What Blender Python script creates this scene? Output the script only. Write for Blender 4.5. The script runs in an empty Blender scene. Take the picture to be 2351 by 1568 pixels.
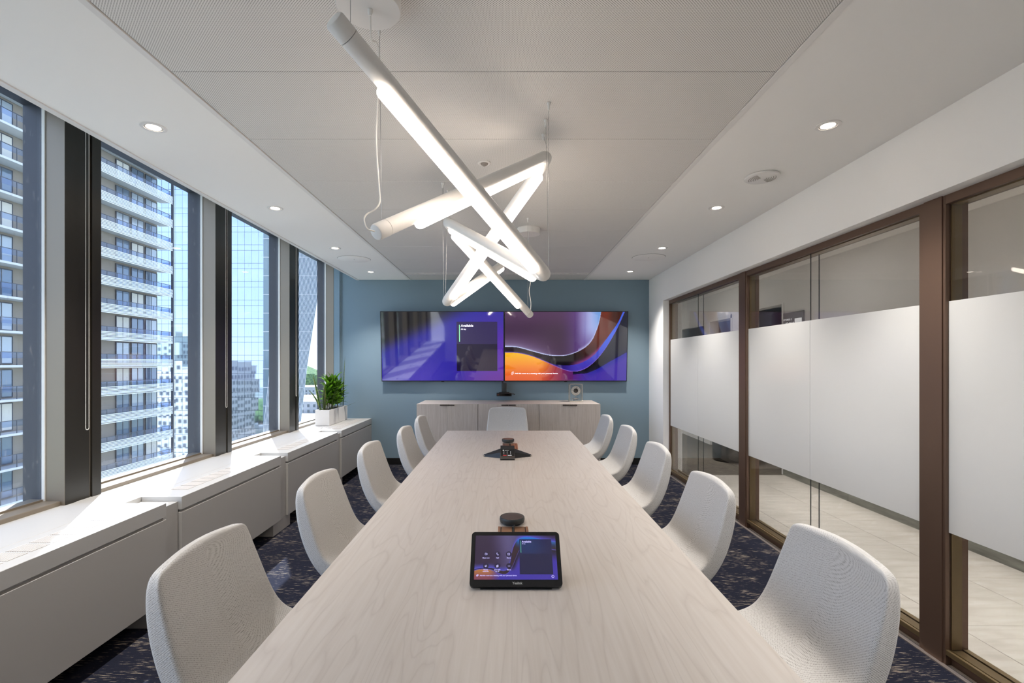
import bpy, bmesh, math, random
from mathutils import Vector, Matrix, noise as mnoise

S = bpy.context.scene
COL = S.collection
random.seed(11)
PI = math.pi
F = 1130.0            # focal length in pixels of the 2351 px wide frame
HC = 1.437            # camera height
CX, CY = 1163.5, 832.0  # vanishing point

# ------------------------------------------------------------------ camera, world, sun
cd = bpy.data.cameras.new('camera'); cam = bpy.data.objects.new('camera', cd); COL.objects.link(cam)
cam.location = (0, 0, HC); cam.rotation_euler = (PI/2, 0, 0)
cd.sensor_width = 36; cd.lens = F/2351*36
cd.shift_x = (1175.5-CX)/2351; cd.shift_y = (CY-784)/2351
cd.clip_start = 0.02; cd.clip_end = 3000
S.camera = cam
S.view_settings.view_transform = 'Standard'; S.view_settings.look = 'None'
S.view_settings.gamma = 1; S.view_settings.use_curve_mapping = False
S.view_settings.exposure = 0.66

SKY_STRENGTH = 2.6
SUN_STRENGTH = 13.0
TUBE = 10.5
DOWN = 84.0
CORR = 17.0

w = bpy.data.worlds.new('sky'); S.world = w; w.use_nodes = True
nt = w.node_tree; nt.nodes.clear()
def N(t, typ, **k):
    n = t.nodes.new(typ)
    for a, b in k.items(): setattr(n, a, b)
    return n
out = N(nt, 'ShaderNodeOutputWorld'); bg = N(nt, 'ShaderNodeBackground')
tc = N(nt, 'ShaderNodeTexCoord'); sep = N(nt, 'ShaderNodeSeparateXYZ')
nt.links.new(tc.outputs['Generated'], sep.inputs[0])
ramp = N(nt, 'ShaderNodeValToRGB')
nt.links.new(sep.outputs['Z'], ramp.inputs[0])
cr = ramp.color_ramp
cr.elements[0].position = 0.0; cr.elements[0].color = (0.86, 0.93, 1.0, 1)
cr.elements[1].position = 1.0; cr.elements[1].color = (0.36, 0.46, 0.64, 1)
e = cr.elements.new(0.12); e.color = (0.70, 0.80, .92, 1)
e = cr.elements.new(0.4); e.color = (0.50, 0.62, 0.80, 1)
mp = N(nt, 'ShaderNodeMapping'); mp.inputs['Scale'].default_value = (2.2, 2.2, 9.0)
nt.links.new(tc.outputs['Generated'], mp.inputs[0])
cn = N(nt, 'ShaderNodeTexNoise'); cn.inputs['Scale'].default_value = 1.6; cn.inputs['Detail'].default_value = 7
nt.links.new(mp.outputs[0], cn.inputs[0])
cr2 = N(nt, 'ShaderNodeValToRGB'); nt.links.new(cn.outputs[0], cr2.inputs[0])
cr2.color_ramp.elements[0].position = .48; cr2.color_ramp.elements[0].color = (0, 0, 0, 1)
cr2.color_ramp.elements[1].position = .72; cr2.color_ramp.elements[1].color = (.8, .8, .8, 1)
mx = N(nt, 'ShaderNodeMix', data_type='RGBA')
nt.links.new(cr2.outputs[0], mx.inputs[0]); nt.links.new(ramp.outputs[0], mx.inputs[6]); mx.inputs[7].default_value = (.96, .98, 1.0, 1)
nt.links.new(mx.outputs[2], bg.inputs[0]); bg.inputs[1].default_value = SKY_STRENGTH
nt.links.new(bg.outputs[0], out.inputs[0])

sd = bpy.data.lights.new('sun', 'SUN'); sd.energy = SUN_STRENGTH; sd.angle = 0.009; sd.color = (1, .96, .90)
so = bpy.data.objects.new('sun', sd); COL.objects.link(so)
so.rotation_euler = Vector((.423, -.77, -1)).to_track_quat('-Z', 'Y').to_euler()
so.location = (-30, 40, 60)

# ------------------------------------------------------------------ helpers
def lin(c):
    def f(v):
        v /= 255.0
        return v/12.92 if v <= .04045 else ((v+.055)/1.055)**2.4
    return tuple(f(v) for v in c) + (1.0,)

def mat(name, rgb, rough=.6, metal=0.0, emis=None, estr=0.0, spec=.5, coat=0.0):
    m = bpy.data.materials.new(name); m.use_nodes = True
    b = m.node_tree.nodes['Principled BSDF']
    b.inputs['Base Color'].default_value = lin(rgb)
    b.inputs['Roughness'].default_value = rough
    b.inputs['Metallic'].default_value = metal
    b.inputs['Specular IOR Level'].default_value = spec
    b.inputs['Coat Weight'].default_value = coat
    if emis:
        b.inputs['Emission Color'].default_value = lin(emis)
        b.inputs['Emission Strength'].default_value = estr
    return m
def bsdf(m): return m.node_tree.nodes['Principled BSDF']

def grain(m, rgb1, rgb2, scale, noise_scale=1.0, detail=4, lo=.35, hi=.65, bump=0.0, distortion=0.0, coord='Object'):
    """mix two colours by stretched noise"""
    t = m.node_tree; b = bsdf(m)
    tc = N(t, 'ShaderNodeTexCoord'); mp = N(t, 'ShaderNodeMapping'); mp.inputs['Scale'].default_value = scale
    t.links.new(tc.outputs[coord], mp.inputs[0])
    n = N(t, 'ShaderNodeTexNoise'); n.inputs['Scale'].default_value = noise_scale; n.inputs['Detail'].default_value = detail
    n.inputs['Distortion'].default_value = distortion
    t.links.new(mp.outputs[0], n.inputs[0])
    r = N(t, 'ShaderNodeValToRGB'); t.links.new(n.outputs[0], r.inputs[0])
    r.color_ramp.elements[0].position = lo; r.color_ramp.elements[0].color = lin(rgb1)
    r.color_ramp.elements[1].position = hi; r.color_ramp.elements[1].color = lin(rgb2)
    t.links.new(r.outputs[0], b.inputs['Base Color'])
    if bump:
        bp = N(t, 'ShaderNodeBump'); bp.inputs['Strength'].default_value = bump; bp.inputs['Distance'].default_value = .002
        t.links.new(n.outputs[0], bp.inputs['Height']); t.links.new(bp.outputs[0], b.inputs['Normal'])
    return m, n, r

class MB:
    """collects solids in one bmesh"""
    def __init__(s): s.bm = bmesh.new()
    def box(s, x0, x1, y0, y1, z0, z1, bev=0.0, seg=2):
        r = bmesh.ops.create_cube(s.bm, size=1)
        vs = r['verts']
        for v in vs:
            v.co = Vector(((x0+x1)/2+v.co.x*(x1-x0), (y0+y1)/2+v.co.y*(y1-y0), (z0+z1)/2+v.co.z*(z1-z0)))
        if bev:
            es = set(e for v in vs for e in v.link_edges)
            bmesh.ops.bevel(s.bm, geom=list(es), offset=bev, segments=seg, affect='EDGES', profile=.5)
        return s
    def cyl(s, p0, p1, r0, r1=None, n=24, caps=True):
        p0, p1 = Vector(p0), Vector(p1); r1 = r0 if r1 is None else r1
        d = p1-p0; q = d.to_track_quat('Z', 'Y').to_matrix()
        A = [s.bm.verts.new(p0+q@Vector((r0*math.cos(2*PI*i/n), r0*math.sin(2*PI*i/n), 0))) for i in range(n)]
        B = [s.bm.verts.new(p1+q@Vector((r1*math.cos(2*PI*i/n), r1*math.sin(2*PI*i/n), 0))) for i in range(n)]
        for i in range(n): s.bm.faces.new((A[i], A[(i+1) % n], B[(i+1) % n], B[i]))
        if caps: s.bm.faces.new(A[::-1]); s.bm.faces.new(B)
        return s
    def lathe(s, c, prof, n=40, caps=True):
        c = Vector(c); rings = []
        for r, z in prof:
            rings.append([s.bm.verts.new(c+Vector((r*math.cos(2*PI*i/n), r*math.sin(2*PI*i/n), z))) for i in range(n)])
        for a, b in zip(rings, rings[1:]):
            for i in range(n): s.bm.faces.new((a[i], a[(i+1) % n], b[(i+1) % n], b[i]))
        if caps: s.bm.faces.new(rings[0][::-1]); s.bm.faces.new(rings[-1])
        return s
    def tube(s, pts, r, n=12, caps=True, radii=None):
        pts = [Vector(p) for p in pts]; rings = []; up = None
        for i, p in enumerate(pts):
            d = (pts[min(i+1, len(pts)-1)]-pts[max(i-1, 0)]).normalized()
            if up is None:
                up = Vector((0, 0, 1)) if abs(d.z) < .9 else Vector((1, 0, 0))
            u = (up-d*up.dot(d)).normalized(); v = d.cross(u); up = u
            rr = radii[i] if radii else r
            rings.append([s.bm.verts.new(p+(u*math.cos(2*PI*k/n)+v*math.sin(2*PI*k/n))*rr) for k in range(n)])
        for a, b in zip(rings, rings[1:]):
            for i in range(n): s.bm.faces.new((a[i], a[(i+1) % n], b[(i+1) % n], b[i]))
        if caps: s.bm.faces.new(rings[0][::-1]); s.bm.faces.new(rings[-1])
        return s
    def prism(s, pts, d):
        d = Vector(d); A = [s.bm.verts.new(Vector(p)) for p in pts]; B = [s.bm.verts.new(Vector(p)+d) for p in pts]
        n = len(A); s.bm.faces.new(A[::-1]); s.bm.faces.new(B)
        for i in range(n): s.bm.faces.new((A[i], A[(i+1) % n], B[(i+1) % n], B[i]))
        return s
    def xf(s, M):
        bmesh.ops.transform(s.bm, matrix=M, verts=s.bm.verts[:]); return s

def obj(name, mb, m, parent=None, smooth=False, local=False, ang=40):
    bm = mb.bm if isinstance(mb, MB) else mb
    bmesh.ops.recalc_face_normals(bm, faces=bm.faces[:])
    me = bpy.data.meshes.new(name); bm.to_mesh(me); bm.free()
    for mm in (m if isinstance(m, (list, tuple)) else [m]): me.materials.append(mm)
    o = bpy.data.objects.new(name, me); COL.objects.link(o)
    if parent is not None:
        o.parent = parent
        if not local:
            root = parent
            off = Vector((0, 0, 0))
            while root is not None: off += root.location; root = root.parent
            me.transform(Matrix.Translation(-off))
    if smooth:
        me.polygons.foreach_set('use_smooth', [True]*len(me.polygons))
        try: me.set_sharp_from_angle(angle=math.radians(ang))
        except Exception: pass
    return o

def tag(o, label=None, cat=None, group=None, kind=None):
    if label: o['label'] = label
    if cat: o['category'] = cat
    if group: o['group'] = group
    if kind: o['kind'] = kind
    return o
def thing(name, label, cat, loc=(0, 0, 0), rz=0.0, group=None, kind=None):
    o = bpy.data.objects.new(name, None); COL.objects.link(o); o.empty_display_size = .05
    o.location = loc; o.rotation_euler = (0, 0, rz)
    return tag(o, label, cat, group, kind)
def struct(name, mb=None, m=None):
    if mb is None:
        o = bpy.data.objects.new(name, None); COL.objects.link(o)
    else: o = obj(name, mb, m)
    o['kind'] = 'structure'; return o
def copy_tree(o, parent=None):
    c = o.copy(); COL.objects.link(c); c.parent = parent
    for ch in list(o.children): copy_tree(ch, c)
    return c
def inst(name, me, parent, loc, rot=(0, 0, 0), scale=(1, 1, 1)):
    o = bpy.data.objects.new(name, me); COL.objects.link(o); o.parent = parent
    o.location = loc; o.rotation_euler = rot; o.scale = scale; return o
def mesh_of(mb, m, name='piece', smooth=False):
    bm = mb.bm if isinstance(mb, MB) else mb
    bmesh.ops.recalc_face_normals(bm, faces=bm.faces[:])
    me = bpy.data.meshes.new(name); bm.to_mesh(me); bm.free()
    for mm in (m if isinstance(m, (list, tuple)) else [m]): me.materials.append(mm)
    if smooth: me.polygons.foreach_set('use_smooth', [True]*len(me.polygons))
    return me
_dg = bpy.context.evaluated_depsgraph_get
def text_mesh(txt, size, m, bold=0.0, align='LEFT', spacing=1.0):
    c = bpy.data.curves.new('lettering', 'FONT'); c.body = txt; c.size = size; c.align_x = align
    c.offset = bold; c.resolution_u = 3; c.space_character = spacing
    o = bpy.data.objects.new('lettering_source', c); COL.objects.link(o)
    bpy.context.view_layer.update()
    me = bpy.data.meshes.new_from_object(o.evaluated_get(_dg()))
    bpy.data.objects.remove(o); me.materials.clear(); me.materials.append(m); return me

# ------------------------------------------------------------------ materials
M = {}
M['ceil'] = mat('ceiling_paint', (243, 241, 237), .9)
M['wall'] = mat('white_paint', (238, 236, 232), .85)
M['blue'] = mat('blue_paint', (124, 145, 157), .8)
M['black'] = mat('black_vinyl', (18, 17, 16), .5)
M['white'] = mat('white_lacquer', (228, 225, 221), .38)
M['whitem'] = mat('white_matte', (232, 230, 226), .5)
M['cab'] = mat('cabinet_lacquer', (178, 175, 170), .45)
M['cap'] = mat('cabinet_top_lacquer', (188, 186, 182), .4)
M['dark'] = mat('dark_gap', (12, 12, 12), .8)
M['hole'] = mat('vent_hollow', (150, 142, 134), .8)
M['bronze'] = mat('bronze_frame', (112, 90, 76), .38, .55)
M['gold'] = mat('bronze_inner', (118, 100, 70), .35, .5)
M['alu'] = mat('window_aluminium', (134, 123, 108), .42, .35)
M['alu_dark'] = mat('window_aluminium_dark', (50, 47, 41), .34, .5)  # darker copy of the aluminium, painted shade for the mullions' room faces
M['alud'] = mat('window_aluminium_exterior', (36, 40, 50), .5, .1)
M['gask'] = mat('pale_gasket', (222, 220, 214), .6)
M['steel'] = mat('steel_wire', (170, 170, 168), .35, .9)
M['cord'] = mat('white_cord', (225, 223, 218), .5)
M['plast'] = mat('black_plastic', (24, 24, 25), .35)
M['plast2'] = mat('charcoal_plastic', (46, 50, 50), .45)
M['copper'] = mat('copper_anodised', (176, 134, 104), .3, .85)
M['chair_metal'] = mat('chair_base_metal', (150, 150, 150), .3, .9)
M['handle'] = mat('dark_bronze_handle', (74, 64, 58), .4, .6)
M['silver'] = mat('silver_metal', (210, 206, 196), .25, .9)
M['track'] = mat('floor_track_metal', (170, 160, 155), .4, .7)
M['glassclock'] = mat('clock_glass', (240, 245, 245), .02); bsdf(M['glassclock']).inputs['Transmission Weight'].default_value = .95

def glass_mat(name, tint, haze=0.0, dust=0.0):
    m = bpy.data.materials.new(name); m.use_nodes = True; t = m.node_tree; t.nodes.clear()
    o = N(t, 'ShaderNodeOutputMaterial'); tr = N(t, 'ShaderNodeBsdfTransparent'); gl = N(t, 'ShaderNodeBsdfGlossy')
    tr.inputs[0].default_value = lin(tint); gl.inputs['Roughness'].default_value = 0.0
    lw = N(t, 'ShaderNodeLayerWeight'); lw.inputs[0].default_value = .5
    pw = N(t, 'ShaderNodeMath', operation='POWER'); t.links.new(lw.outputs['Facing'], pw.inputs[0]); pw.inputs[1].default_value = 5
    fr = N(t, 'ShaderNodeMath', operation='MULTIPLY_ADD'); t.links.new(pw.outputs[0], fr.inputs[0]); fr.inputs[1].default_value = .9; fr.inputs[2].default_value = .035
    mx = N(t, 'ShaderNodeMixShader'); t.links.new(fr.outputs[0], mx.inputs[0])
    t.links.new(tr.outputs[0], mx.inputs[1]); t.links.new(gl.outputs[0], mx.inputs[2])
    last = mx
    if dust:
        df = N(t, 'ShaderNodeBsdfDiffuse'); df.inputs[0].default_value = (.8, .8, .8, 1)
        tc = N(t, 'ShaderNodeTexCoord'); mp = N(t, 'ShaderNodeMapping'); mp.inputs['Scale'].default_value = (1, 60, 12)
        t.links.new(tc.outputs['Object'], mp.inputs[0])
        n = N(t, 'ShaderNodeTexNoise'); n.inputs['Scale'].default_value = 1; n.inputs['Detail'].default_value = 6
        t.links.new(mp.outputs[0], n.inputs[0])
        r = N(t, 'ShaderNodeMapRange'); r.inputs[1].default_value = .62; r.inputs[2].default_value = .9
        r.inputs[3].default_value = haze; r.inputs[4].default_value = dust
        t.links.new(n.outputs[0], r.inputs[0])
        m2 = N(t, 'ShaderNodeMixShader'); t.links.new(r.outputs[0], m2.inputs[0])
        t.links.new(mx.outputs[0], m2.inputs[1]); t.links.new(df.outputs[0], m2.inputs[2]); last = m2
    t.links.new(last.outputs[0], o.inputs[0]); return m
M['glass_out'] = glass_mat('window_glass', (235, 242, 252), .02, .5)
M['glass_in'] = glass_mat('partition_glass', (247, 247, 247))
# frosted film
m = bpy.data.materials.new('frosted_film'); m.use_nodes = True; t = m.node_tree; t.nodes.clear()
o_ = N(t, 'ShaderNodeOutputMaterial'); d_ = N(t, 'ShaderNodeBsdfDiffuse'); d_.inputs[0].default_value = lin((232, 231, 228))
tl = N(t, 'ShaderNodeBsdfTranslucent'); tl.inputs[0].default_value = lin((226, 226, 224))
g_ = N(t, 'ShaderNodeBsdfGlossy'); g_.inputs['Roughness'].default_value = .12
mx = N(t, 'ShaderNodeMixShader'); mx.inputs[0].default_value = .45
t.links.new(d_.outputs[0], mx.inputs[1]); t.links.new(tl.outputs[0], mx.inputs[2])
m2 = N(t, 'ShaderNodeMixShader'); m2.inputs[0].default_value = .04
t.links.new(mx.outputs[0], m2.inputs[1]); t.links.new(g_.outputs[0], m2.inputs[2]); t.links.new(m2.outputs[0], o_.inputs[0])
M['film'] = m

# carpet: navy with short pale dashes running across the room
M['carpet'] = mat('navy_carpet', (24, 25, 38), .95, spec=.1)
m = M['carpet']; t = m.node_tree; b = bsdf(m)
tc = N(t, 'ShaderNodeTexCoord')
def nz(scale, detail=3, ns=1.0):
    mp = N(t, 'ShaderNodeMapping'); mp.inputs['Scale'].default_value = scale; t.links.new(tc.outputs['Object'], mp.inputs[0])
    n = N(t, 'ShaderNodeTexNoise'); n.inputs['Scale'].default_value = ns; n.inputs['Detail'].default_value = detail
    t.links.new(mp.outputs[0], n.inputs[0]); return n
n1 = nz((15, 230, 1), 2); n2 = nz((5, 9, 1), 3); n3 = nz((260, 260, 1), 2)
ad = N(t, 'ShaderNodeMath', operation='MULTIPLY_ADD'); t.links.new(n2.outputs[0], ad.inputs[0]); ad.inputs[1].default_value = .40
t.links.new(n1.outputs[0], ad.inputs[2])
ad2 = N(t, 'ShaderNodeMath', operation='MULTIPLY_ADD'); t.links.new(n3.outputs[0], ad2.inputs[0]); ad2.inputs[1].default_value = .14
t.links.new(ad.outputs[0], ad2.inputs[2])
r = N(t, 'ShaderNodeValToRGB'); t.links.new(ad2.outputs[0], r.inputs[0])
r.color_ramp.elements[0].position = .84; r.color_ramp.elements[0].color = lin((29, 31, 43))
r.color_ramp.elements[1].position = .97; r.color_ramp.elements[1].color = lin((170, 158, 140))
e = r.color_ramp.elements.new(.895); e.color = lin((38, 38, 52)); e = r.color_ramp.elements.new(.922); e.color = lin((104, 96, 88))
t.links.new(r.outputs[0], b.inputs['Base Color'])
bp = N(t, 'ShaderNodeBump'); bp.inputs['Strength'].default_value = .6; bp.inputs['Distance'].default_value = .004
t.links.new(n3.outputs[0], bp.inputs['Height']); t.links.new(bp.outputs[0], b.inputs['Normal'])

M['carpet2'], _, _ = grain(mat('grey_corridor_carpet', (90, 84, 76), .95, spec=.1), (66, 62, 56), (120, 112, 100), (8, 120, 1), 1, 4, .35, .7)
M['stone'], _, _ = grain(mat('beige_stone', (180, 173, 163), .35), (168, 160, 149), (191, 185, 175), (3, 14, 1), 1, 6, .3, .7, distortion=.6)
M['stonebase'], _, _ = grain(mat('grey_stone', (120, 120, 112), .5), (108, 108, 100), (140, 140, 130), (1, 4, 30), 1, 5, .3, .7)

def wood(name, c1, c2, c3, long_axis, rough=.42):
    m = mat(name, c1, rough); t = m.node_tree; b = bsdf(m)
    tc = N(t, 'ShaderNodeTexCoord')
    sc_a = {'y': (5.5, .55, 1), 'z': (9, 9, .8)}[long_axis]; sc_b = {'y': (90, 3, 1), 'z': (150, 150, 4)}[long_axis]
    mp = N(t, 'ShaderNodeMapping'); mp.inputs['Scale'].default_value = sc_a; t.links.new(tc.outputs['Object'], mp.inputs[0])
    n = N(t, 'ShaderNodeTexNoise'); n.inputs['Scale'].default_value = 1; n.inputs['Detail'].default_value = 2.5; n.inputs['Distortion'].default_value = .5
    t.links.new(mp.outputs[0], n.inputs[0])
    k = N(t, 'ShaderNodeMath', operation='MULTIPLY'); t.links.new(n.outputs[0], k.inputs[0]); k.inputs[1].default_value = 17.0
    fr = N(t, 'ShaderNodeMath', operation='PINGPONG'); t.links.new(k.outputs[0], fr.inputs[0]); fr.inputs[1].default_value = .5
    sq = N(t, 'ShaderNodeMath', operation='POWER'); t.links.new(fr.outputs[0], sq.inputs[0]); sq.inputs[1].default_value = .45
    mp2 = N(t, 'ShaderNodeMapping'); mp2.inputs['Scale'].default_value = sc_b; t.links.new(tc.outputs['Object'], mp2.inputs[0])
    n2 = N(t, 'ShaderNodeTexNoise'); n2.inputs['Scale'].default_value = 1; n2.inputs['Detail'].default_value = 3
    t.links.new(mp2.outputs[0], n2.inputs[0])
    r1 = N(t, 'ShaderNodeValToRGB'); t.links.new(sq.outputs[0], r1.inputs[0])
    r1.color_ramp.elements[0].position = .0; r1.color_ramp.elements[0].color = lin(c2)
    r1.color_ramp.elements[1].position = .45; r1.color_ramp.elements[1].color = lin(c1)
    r2 = N(t, 'ShaderNodeValToRGB'); t.links.new(n2.outputs[0], r2.inputs[0])
    r2.color_ramp.elements[0].position = .3; r2.color_ramp.elements[0].color = lin(c3)
    r2.color_ramp.elements[1].position = .7; r2.color_ramp.elements[1].color = lin((255, 255, 255))
    mx = N(t, 'ShaderNodeMix', data_type='RGBA', blend_type='MULTIPLY'); mx.inputs[0].default_value = 1
    t.links.new(r1.outputs[0], mx.inputs[6]); t.links.new(r2.outputs[0], mx.inputs[7])
    t.links.new(mx.outputs[2], b.inputs['Base Color']); return m
M['table'] = wood('pale_ash_laminate', (200, 193, 185), (188, 180, 172), (246, 244, 242), 'y', .42)
M['side'] = wood('ash_laminate_vertical', (206, 196, 186), (198, 187, 176), (236, 232, 228), 'z', .5)

# woven upholstery (needs UV in metres)
M['fabric'] = mat('woven_fabric', (190, 186, 179), .95, spec=.15)
m = M['fabric']; t = m.node_tree; b = bsdf(m)
uv = N(t, 'ShaderNodeUVMap'); sx = N(t, 'ShaderNodeSeparateXYZ'); t.links.new(uv.outputs[0], sx.inputs[0])
def wv(o_i, per):
    a = N(t, 'ShaderNodeMath', operation='MULTIPLY'); t.links.new(sx.outputs[o_i], a.inputs[0]); a.inputs[1].default_value = 2*PI/per
    s_ = N(t, 'ShaderNodeMath', operation='SINE'); t.links.new(a.outputs[0], s_.inputs[0]); return s_
a1, a2 = wv(0, .0095), wv(1, .0060)
ml = N(t, 'ShaderNodeMath', operation='MULTIPLY'); t.links.new(a1.outputs[0], ml.inputs[0]); t.links.new(a2.outputs[0], ml.inputs[1])
tc = N(t, 'ShaderNodeTexCoord')
nn = N(t, 'ShaderNodeTexNoise'); nn.inputs['Scale'].default_value = 260; nn.inputs['Detail'].default_value = 2; t.links.new(uv.outputs[0], nn.inputs[0])
ma = N(t, 'ShaderNodeMath', operation='MULTIPLY_ADD'); t.links.new(nn.outputs[0], ma.inputs[0]); ma.inputs[1].default_value = 1.9
mh = N(t, 'ShaderNodeMath', operation='MULTIPLY'); t.links.new(ml.outputs[0], mh.inputs[0]); mh.inputs[1].default_value = .5; t.links.new(mh.outputs[0], ma.inputs[2])
r = N(t, 'ShaderNodeValToRGB'); t.links.new(ma.outputs[0], r.inputs[0])
r.color_ramp.elements[0].position = .1; r.color_ramp.elements[0].color = lin((124, 121, 117))
r.color_ramp.elements[1].position = 1.0; r.color_ramp.elements[1].color = lin((204, 202, 199))
e = r.color_ramp.elements.new(.6); e.color = lin((180, 178, 174))
t.links.new(r.outputs[0], b.inputs['Base Color'])
bp = N(t, 'ShaderNodeBump'); bp.inputs['Strength'].default_value = .22; bp.inputs['Distance'].default_value = .0008
t.links.new(ml.outputs[0], bp.inputs['Height']); t.links.new(bp.outputs[0], b.inputs['Normal'])
b.inputs['Sheen Weight'].default_value = .25; b.inputs['Sheen Roughness'].default_value = .5

# perforated ceiling metal
M['perf'] = mat('perforated_metal', (214, 210, 205), .6)
m = M['perf']; t = m.node_tree; b = bsdf(m)
tc = N(t, 'ShaderNodeTexCoord'); PP = .0068
mp = N(t, 'ShaderNodeMapping'); mp.inputs['Scale'].default_value = (1/PP, 1/PP, 0); mp.inputs['Rotation'].default_value = (0, 0, PI/4)
t.links.new(tc.outputs['Object'], mp.inputs[0])
fr = N(t, 'ShaderNodeVectorMath', operation='FRACTION'); t.links.new(mp.outputs[0], fr.inputs[0])
sb = N(t, 'ShaderNodeVectorMath', operation='SUBTRACT'); t.links.new(fr.outputs[0], sb.inputs[0]); sb.inputs[1].default_value = (.5, .5, 0)
ln = N(t, 'ShaderNodeVectorMath', operation='LENGTH'); t.links.new(sb.outputs[0], ln.inputs[0])
r = N(t, 'ShaderNodeValToRGB'); t.links.new(ln.outputs['Value'], r.inputs[0])
r.color_ramp.elements[0].position = .24; r.color_ramp.elements[0].color = lin((146, 142, 137))
r.color_ramp.elements[1].position = .32; r.color_ramp.elements[1].color = lin((228, 225, 220))
t.links.new(r.outputs[0], b.inputs['Base Color'])

M['tube'] = mat('lit_acrylic_tube', (255, 250, 244), .4, emis=(255, 238, 222), estr=TUBE)
M['lens'] = mat('lit_downlight_lens', (255, 255, 255), .4, emis=(255, 240, 224), estr=14)
M['corrlight'] = mat('corridor_fill_diffuser', (255, 255, 255), .4, emis=(255, 250, 246), estr=5)
M['leaf'] = mat('glossy_green_leaf', (70, 120, 30), .32)
M['leaf_yellow'] = mat('leaf_yellow_margin', (190, 190, 110), .4)
M['snake'], _, _ = grain(mat('snake_leaf', (60, 90, 50), .4), (46, 78, 42), (112, 132, 92), (20, 20, 90), 1, 3, .4, .65)
g, _, _ = grain(M['leaf'], (70, 130, 30), (160, 202, 60), (6, 6, 6), 1, 2, .35, .65)
for k in ('leaf', 'leaf_yellow', 'snake'):
    bsdf(M[k]).inputs['Subsurface Weight'].default_value = .0
for k in ('leaf', 'leaf_yellow', 'snake'):
    t = M[k].node_tree; b = bsdf(M[k]); o_ = t.nodes['Material Output']
    tl = N(t, 'ShaderNodeBsdfTranslucent'); mx = N(t, 'ShaderNodeMixShader'); mx.inputs[0].default_value = .4
    src = b.inputs['Base Color'].links
    if src: t.links.new(src[0].from_socket, tl.inputs[0])
    else: tl.inputs[0].default_value = b.inputs['Base Color'].default_value
    t.links.new(b.outputs[0], mx.inputs[1]); t.links.new(tl.outputs[0], mx.inputs[2]); t.links.new(mx.outputs[0], o_.inputs[0])
M['soil'] = mat('dark_soil', (40, 32, 26), .95)
M['stem'] = mat('plant_stem', (104, 100, 70), .7)

# ------------------------------------------------------------------ room shell
WX = -2.43   # room face of the window mullions
YB = 6.937   # far wall
YN = -1.45   # wall behind the camera
XR = 2.005
struct('floor', MB().box(-2.60, 2.09, YN, YB, -.06, 0), M['carpet'])
wf = struct('wall_far'); 
obj('wall_surface', MB().box(-2.62, 2.30, YB, YB+.15, 0, 3.05), M['blue'], wf)
obj('corner_filler', MB().box(-2.425, -2.345, YB-.035, YB, .65, 3.0).box(-2.345, -2.325, YB-.012, YB, .65, 3.0), M['blue'], wf)
struct('baseboard_far', MB().box(-1.90, 2.005, YB-.014, YB, 0, .092, .003), M['black'])
struct('wall_back', MB().box(-2.62, 2.30, YN-.15, YN, 0, 3.05), M['wall'])
wr = struct('wall_right')
obj('wall_header', MB().box(XR, 2.25, YN, 6.313, 2.23, 2.62), M['wall'], wr)
obj('wall_pier', MB().box(XR, 2.25, 6.313, YB, 0, 2.62), M['wall'], wr)
wl = struct('wall_left')
obj('sill_wall', MB().box(-2.66, -2.47, YN, YB, -.05, .645), M['wall'], wl)
obj('wall_head', MB().box(-2.66, -2.53, YN, YB, 2.852, 3.05), M['alud'], wl)

# ceiling
ce = struct('ceiling')
obj('soffit_board', MB().box(-2.10, -1.372, YN, YB, 2.60, 2.66), M['ceil'], ce)
obj('soffit_board', MB().box(1.108, XR, YN, YB, 2.60, 2.66), M['ceil'], ce)
obj('pocket_fascia', MB().box(-2.115, -2.10, YN, YB, 2.597, 2.95), M['ceil'], ce)
obj('edge_trim', MB().box(-2.118, -2.082, YN, YB, 2.594, 2.5995), M['white'], ce)
obj('edge_trim', MB().box(-1.374, -1.348, YN, YB, 2.597, 2.62), M['white'], ce)
obj('edge_trim', MB().box(1.082, 1.110, YN, YB, 2.597, 2.62), M['white'], ce)
obj('roof_slab', MB().box(-2.66, 2.30, YN-.15, YB+.15, 3.05, 3.15), M['ceil'], ce)
obj('backing_board', MB().box(-1.40, 1.13, YN, YB, 2.64, 2.66), M['dark'], ce)
y = 6.132
pm = None
while y-.5945 > YN-.6:
    y0 = y-.5945
    o = obj('ceiling_panel', MB().box(-1.343, 1.079, y0+.0012, y-.0012, 2.6005, 2.62, .001, 1), M['perf'], ce)
    y = y0
obj('ceiling_panel', MB().box(-1.343, 1.079, 6.134, 6.372, 2.6005, 2.62), M['perf'], ce)
obj('ceiling_panel', MB().box(-1.343, 1.079, 6.505, 6.78, 2.6005, 2.62), M['perf'], ce)
obj('ceiling_panel', MB().box(-1.343, 1.079, 6.783, YB, 2.6005, 2.62), M['perf'], ce)
dv = MB().box(-1.343, 1.079, 6.374, 6.392, 2.597, 2.62).box(-1.343, 1.079, 6.485, 6.503, 2.597, 2.62)
x = -1.343
while x < 1.06:
    dv.box(x, x+.012, 6.392, 6.485, 2.602, 2.62); x += .05
dv.box(-1.343, 1.079, 6.435, 6.442, 2.600, 2.62)
t_ = thing('slot_diffuser', 'white slot air diffuser across the ceiling panels near the blue wall', 'air vent', (-.13, 6.44, 2.6))
obj('vent_frame', dv, M['white'], t_)
obj('vent_backing', MB().box(-1.343, 1.079, 6.392, 6.485, 2.6205, 2.63), M['hole'], t_)

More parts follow.
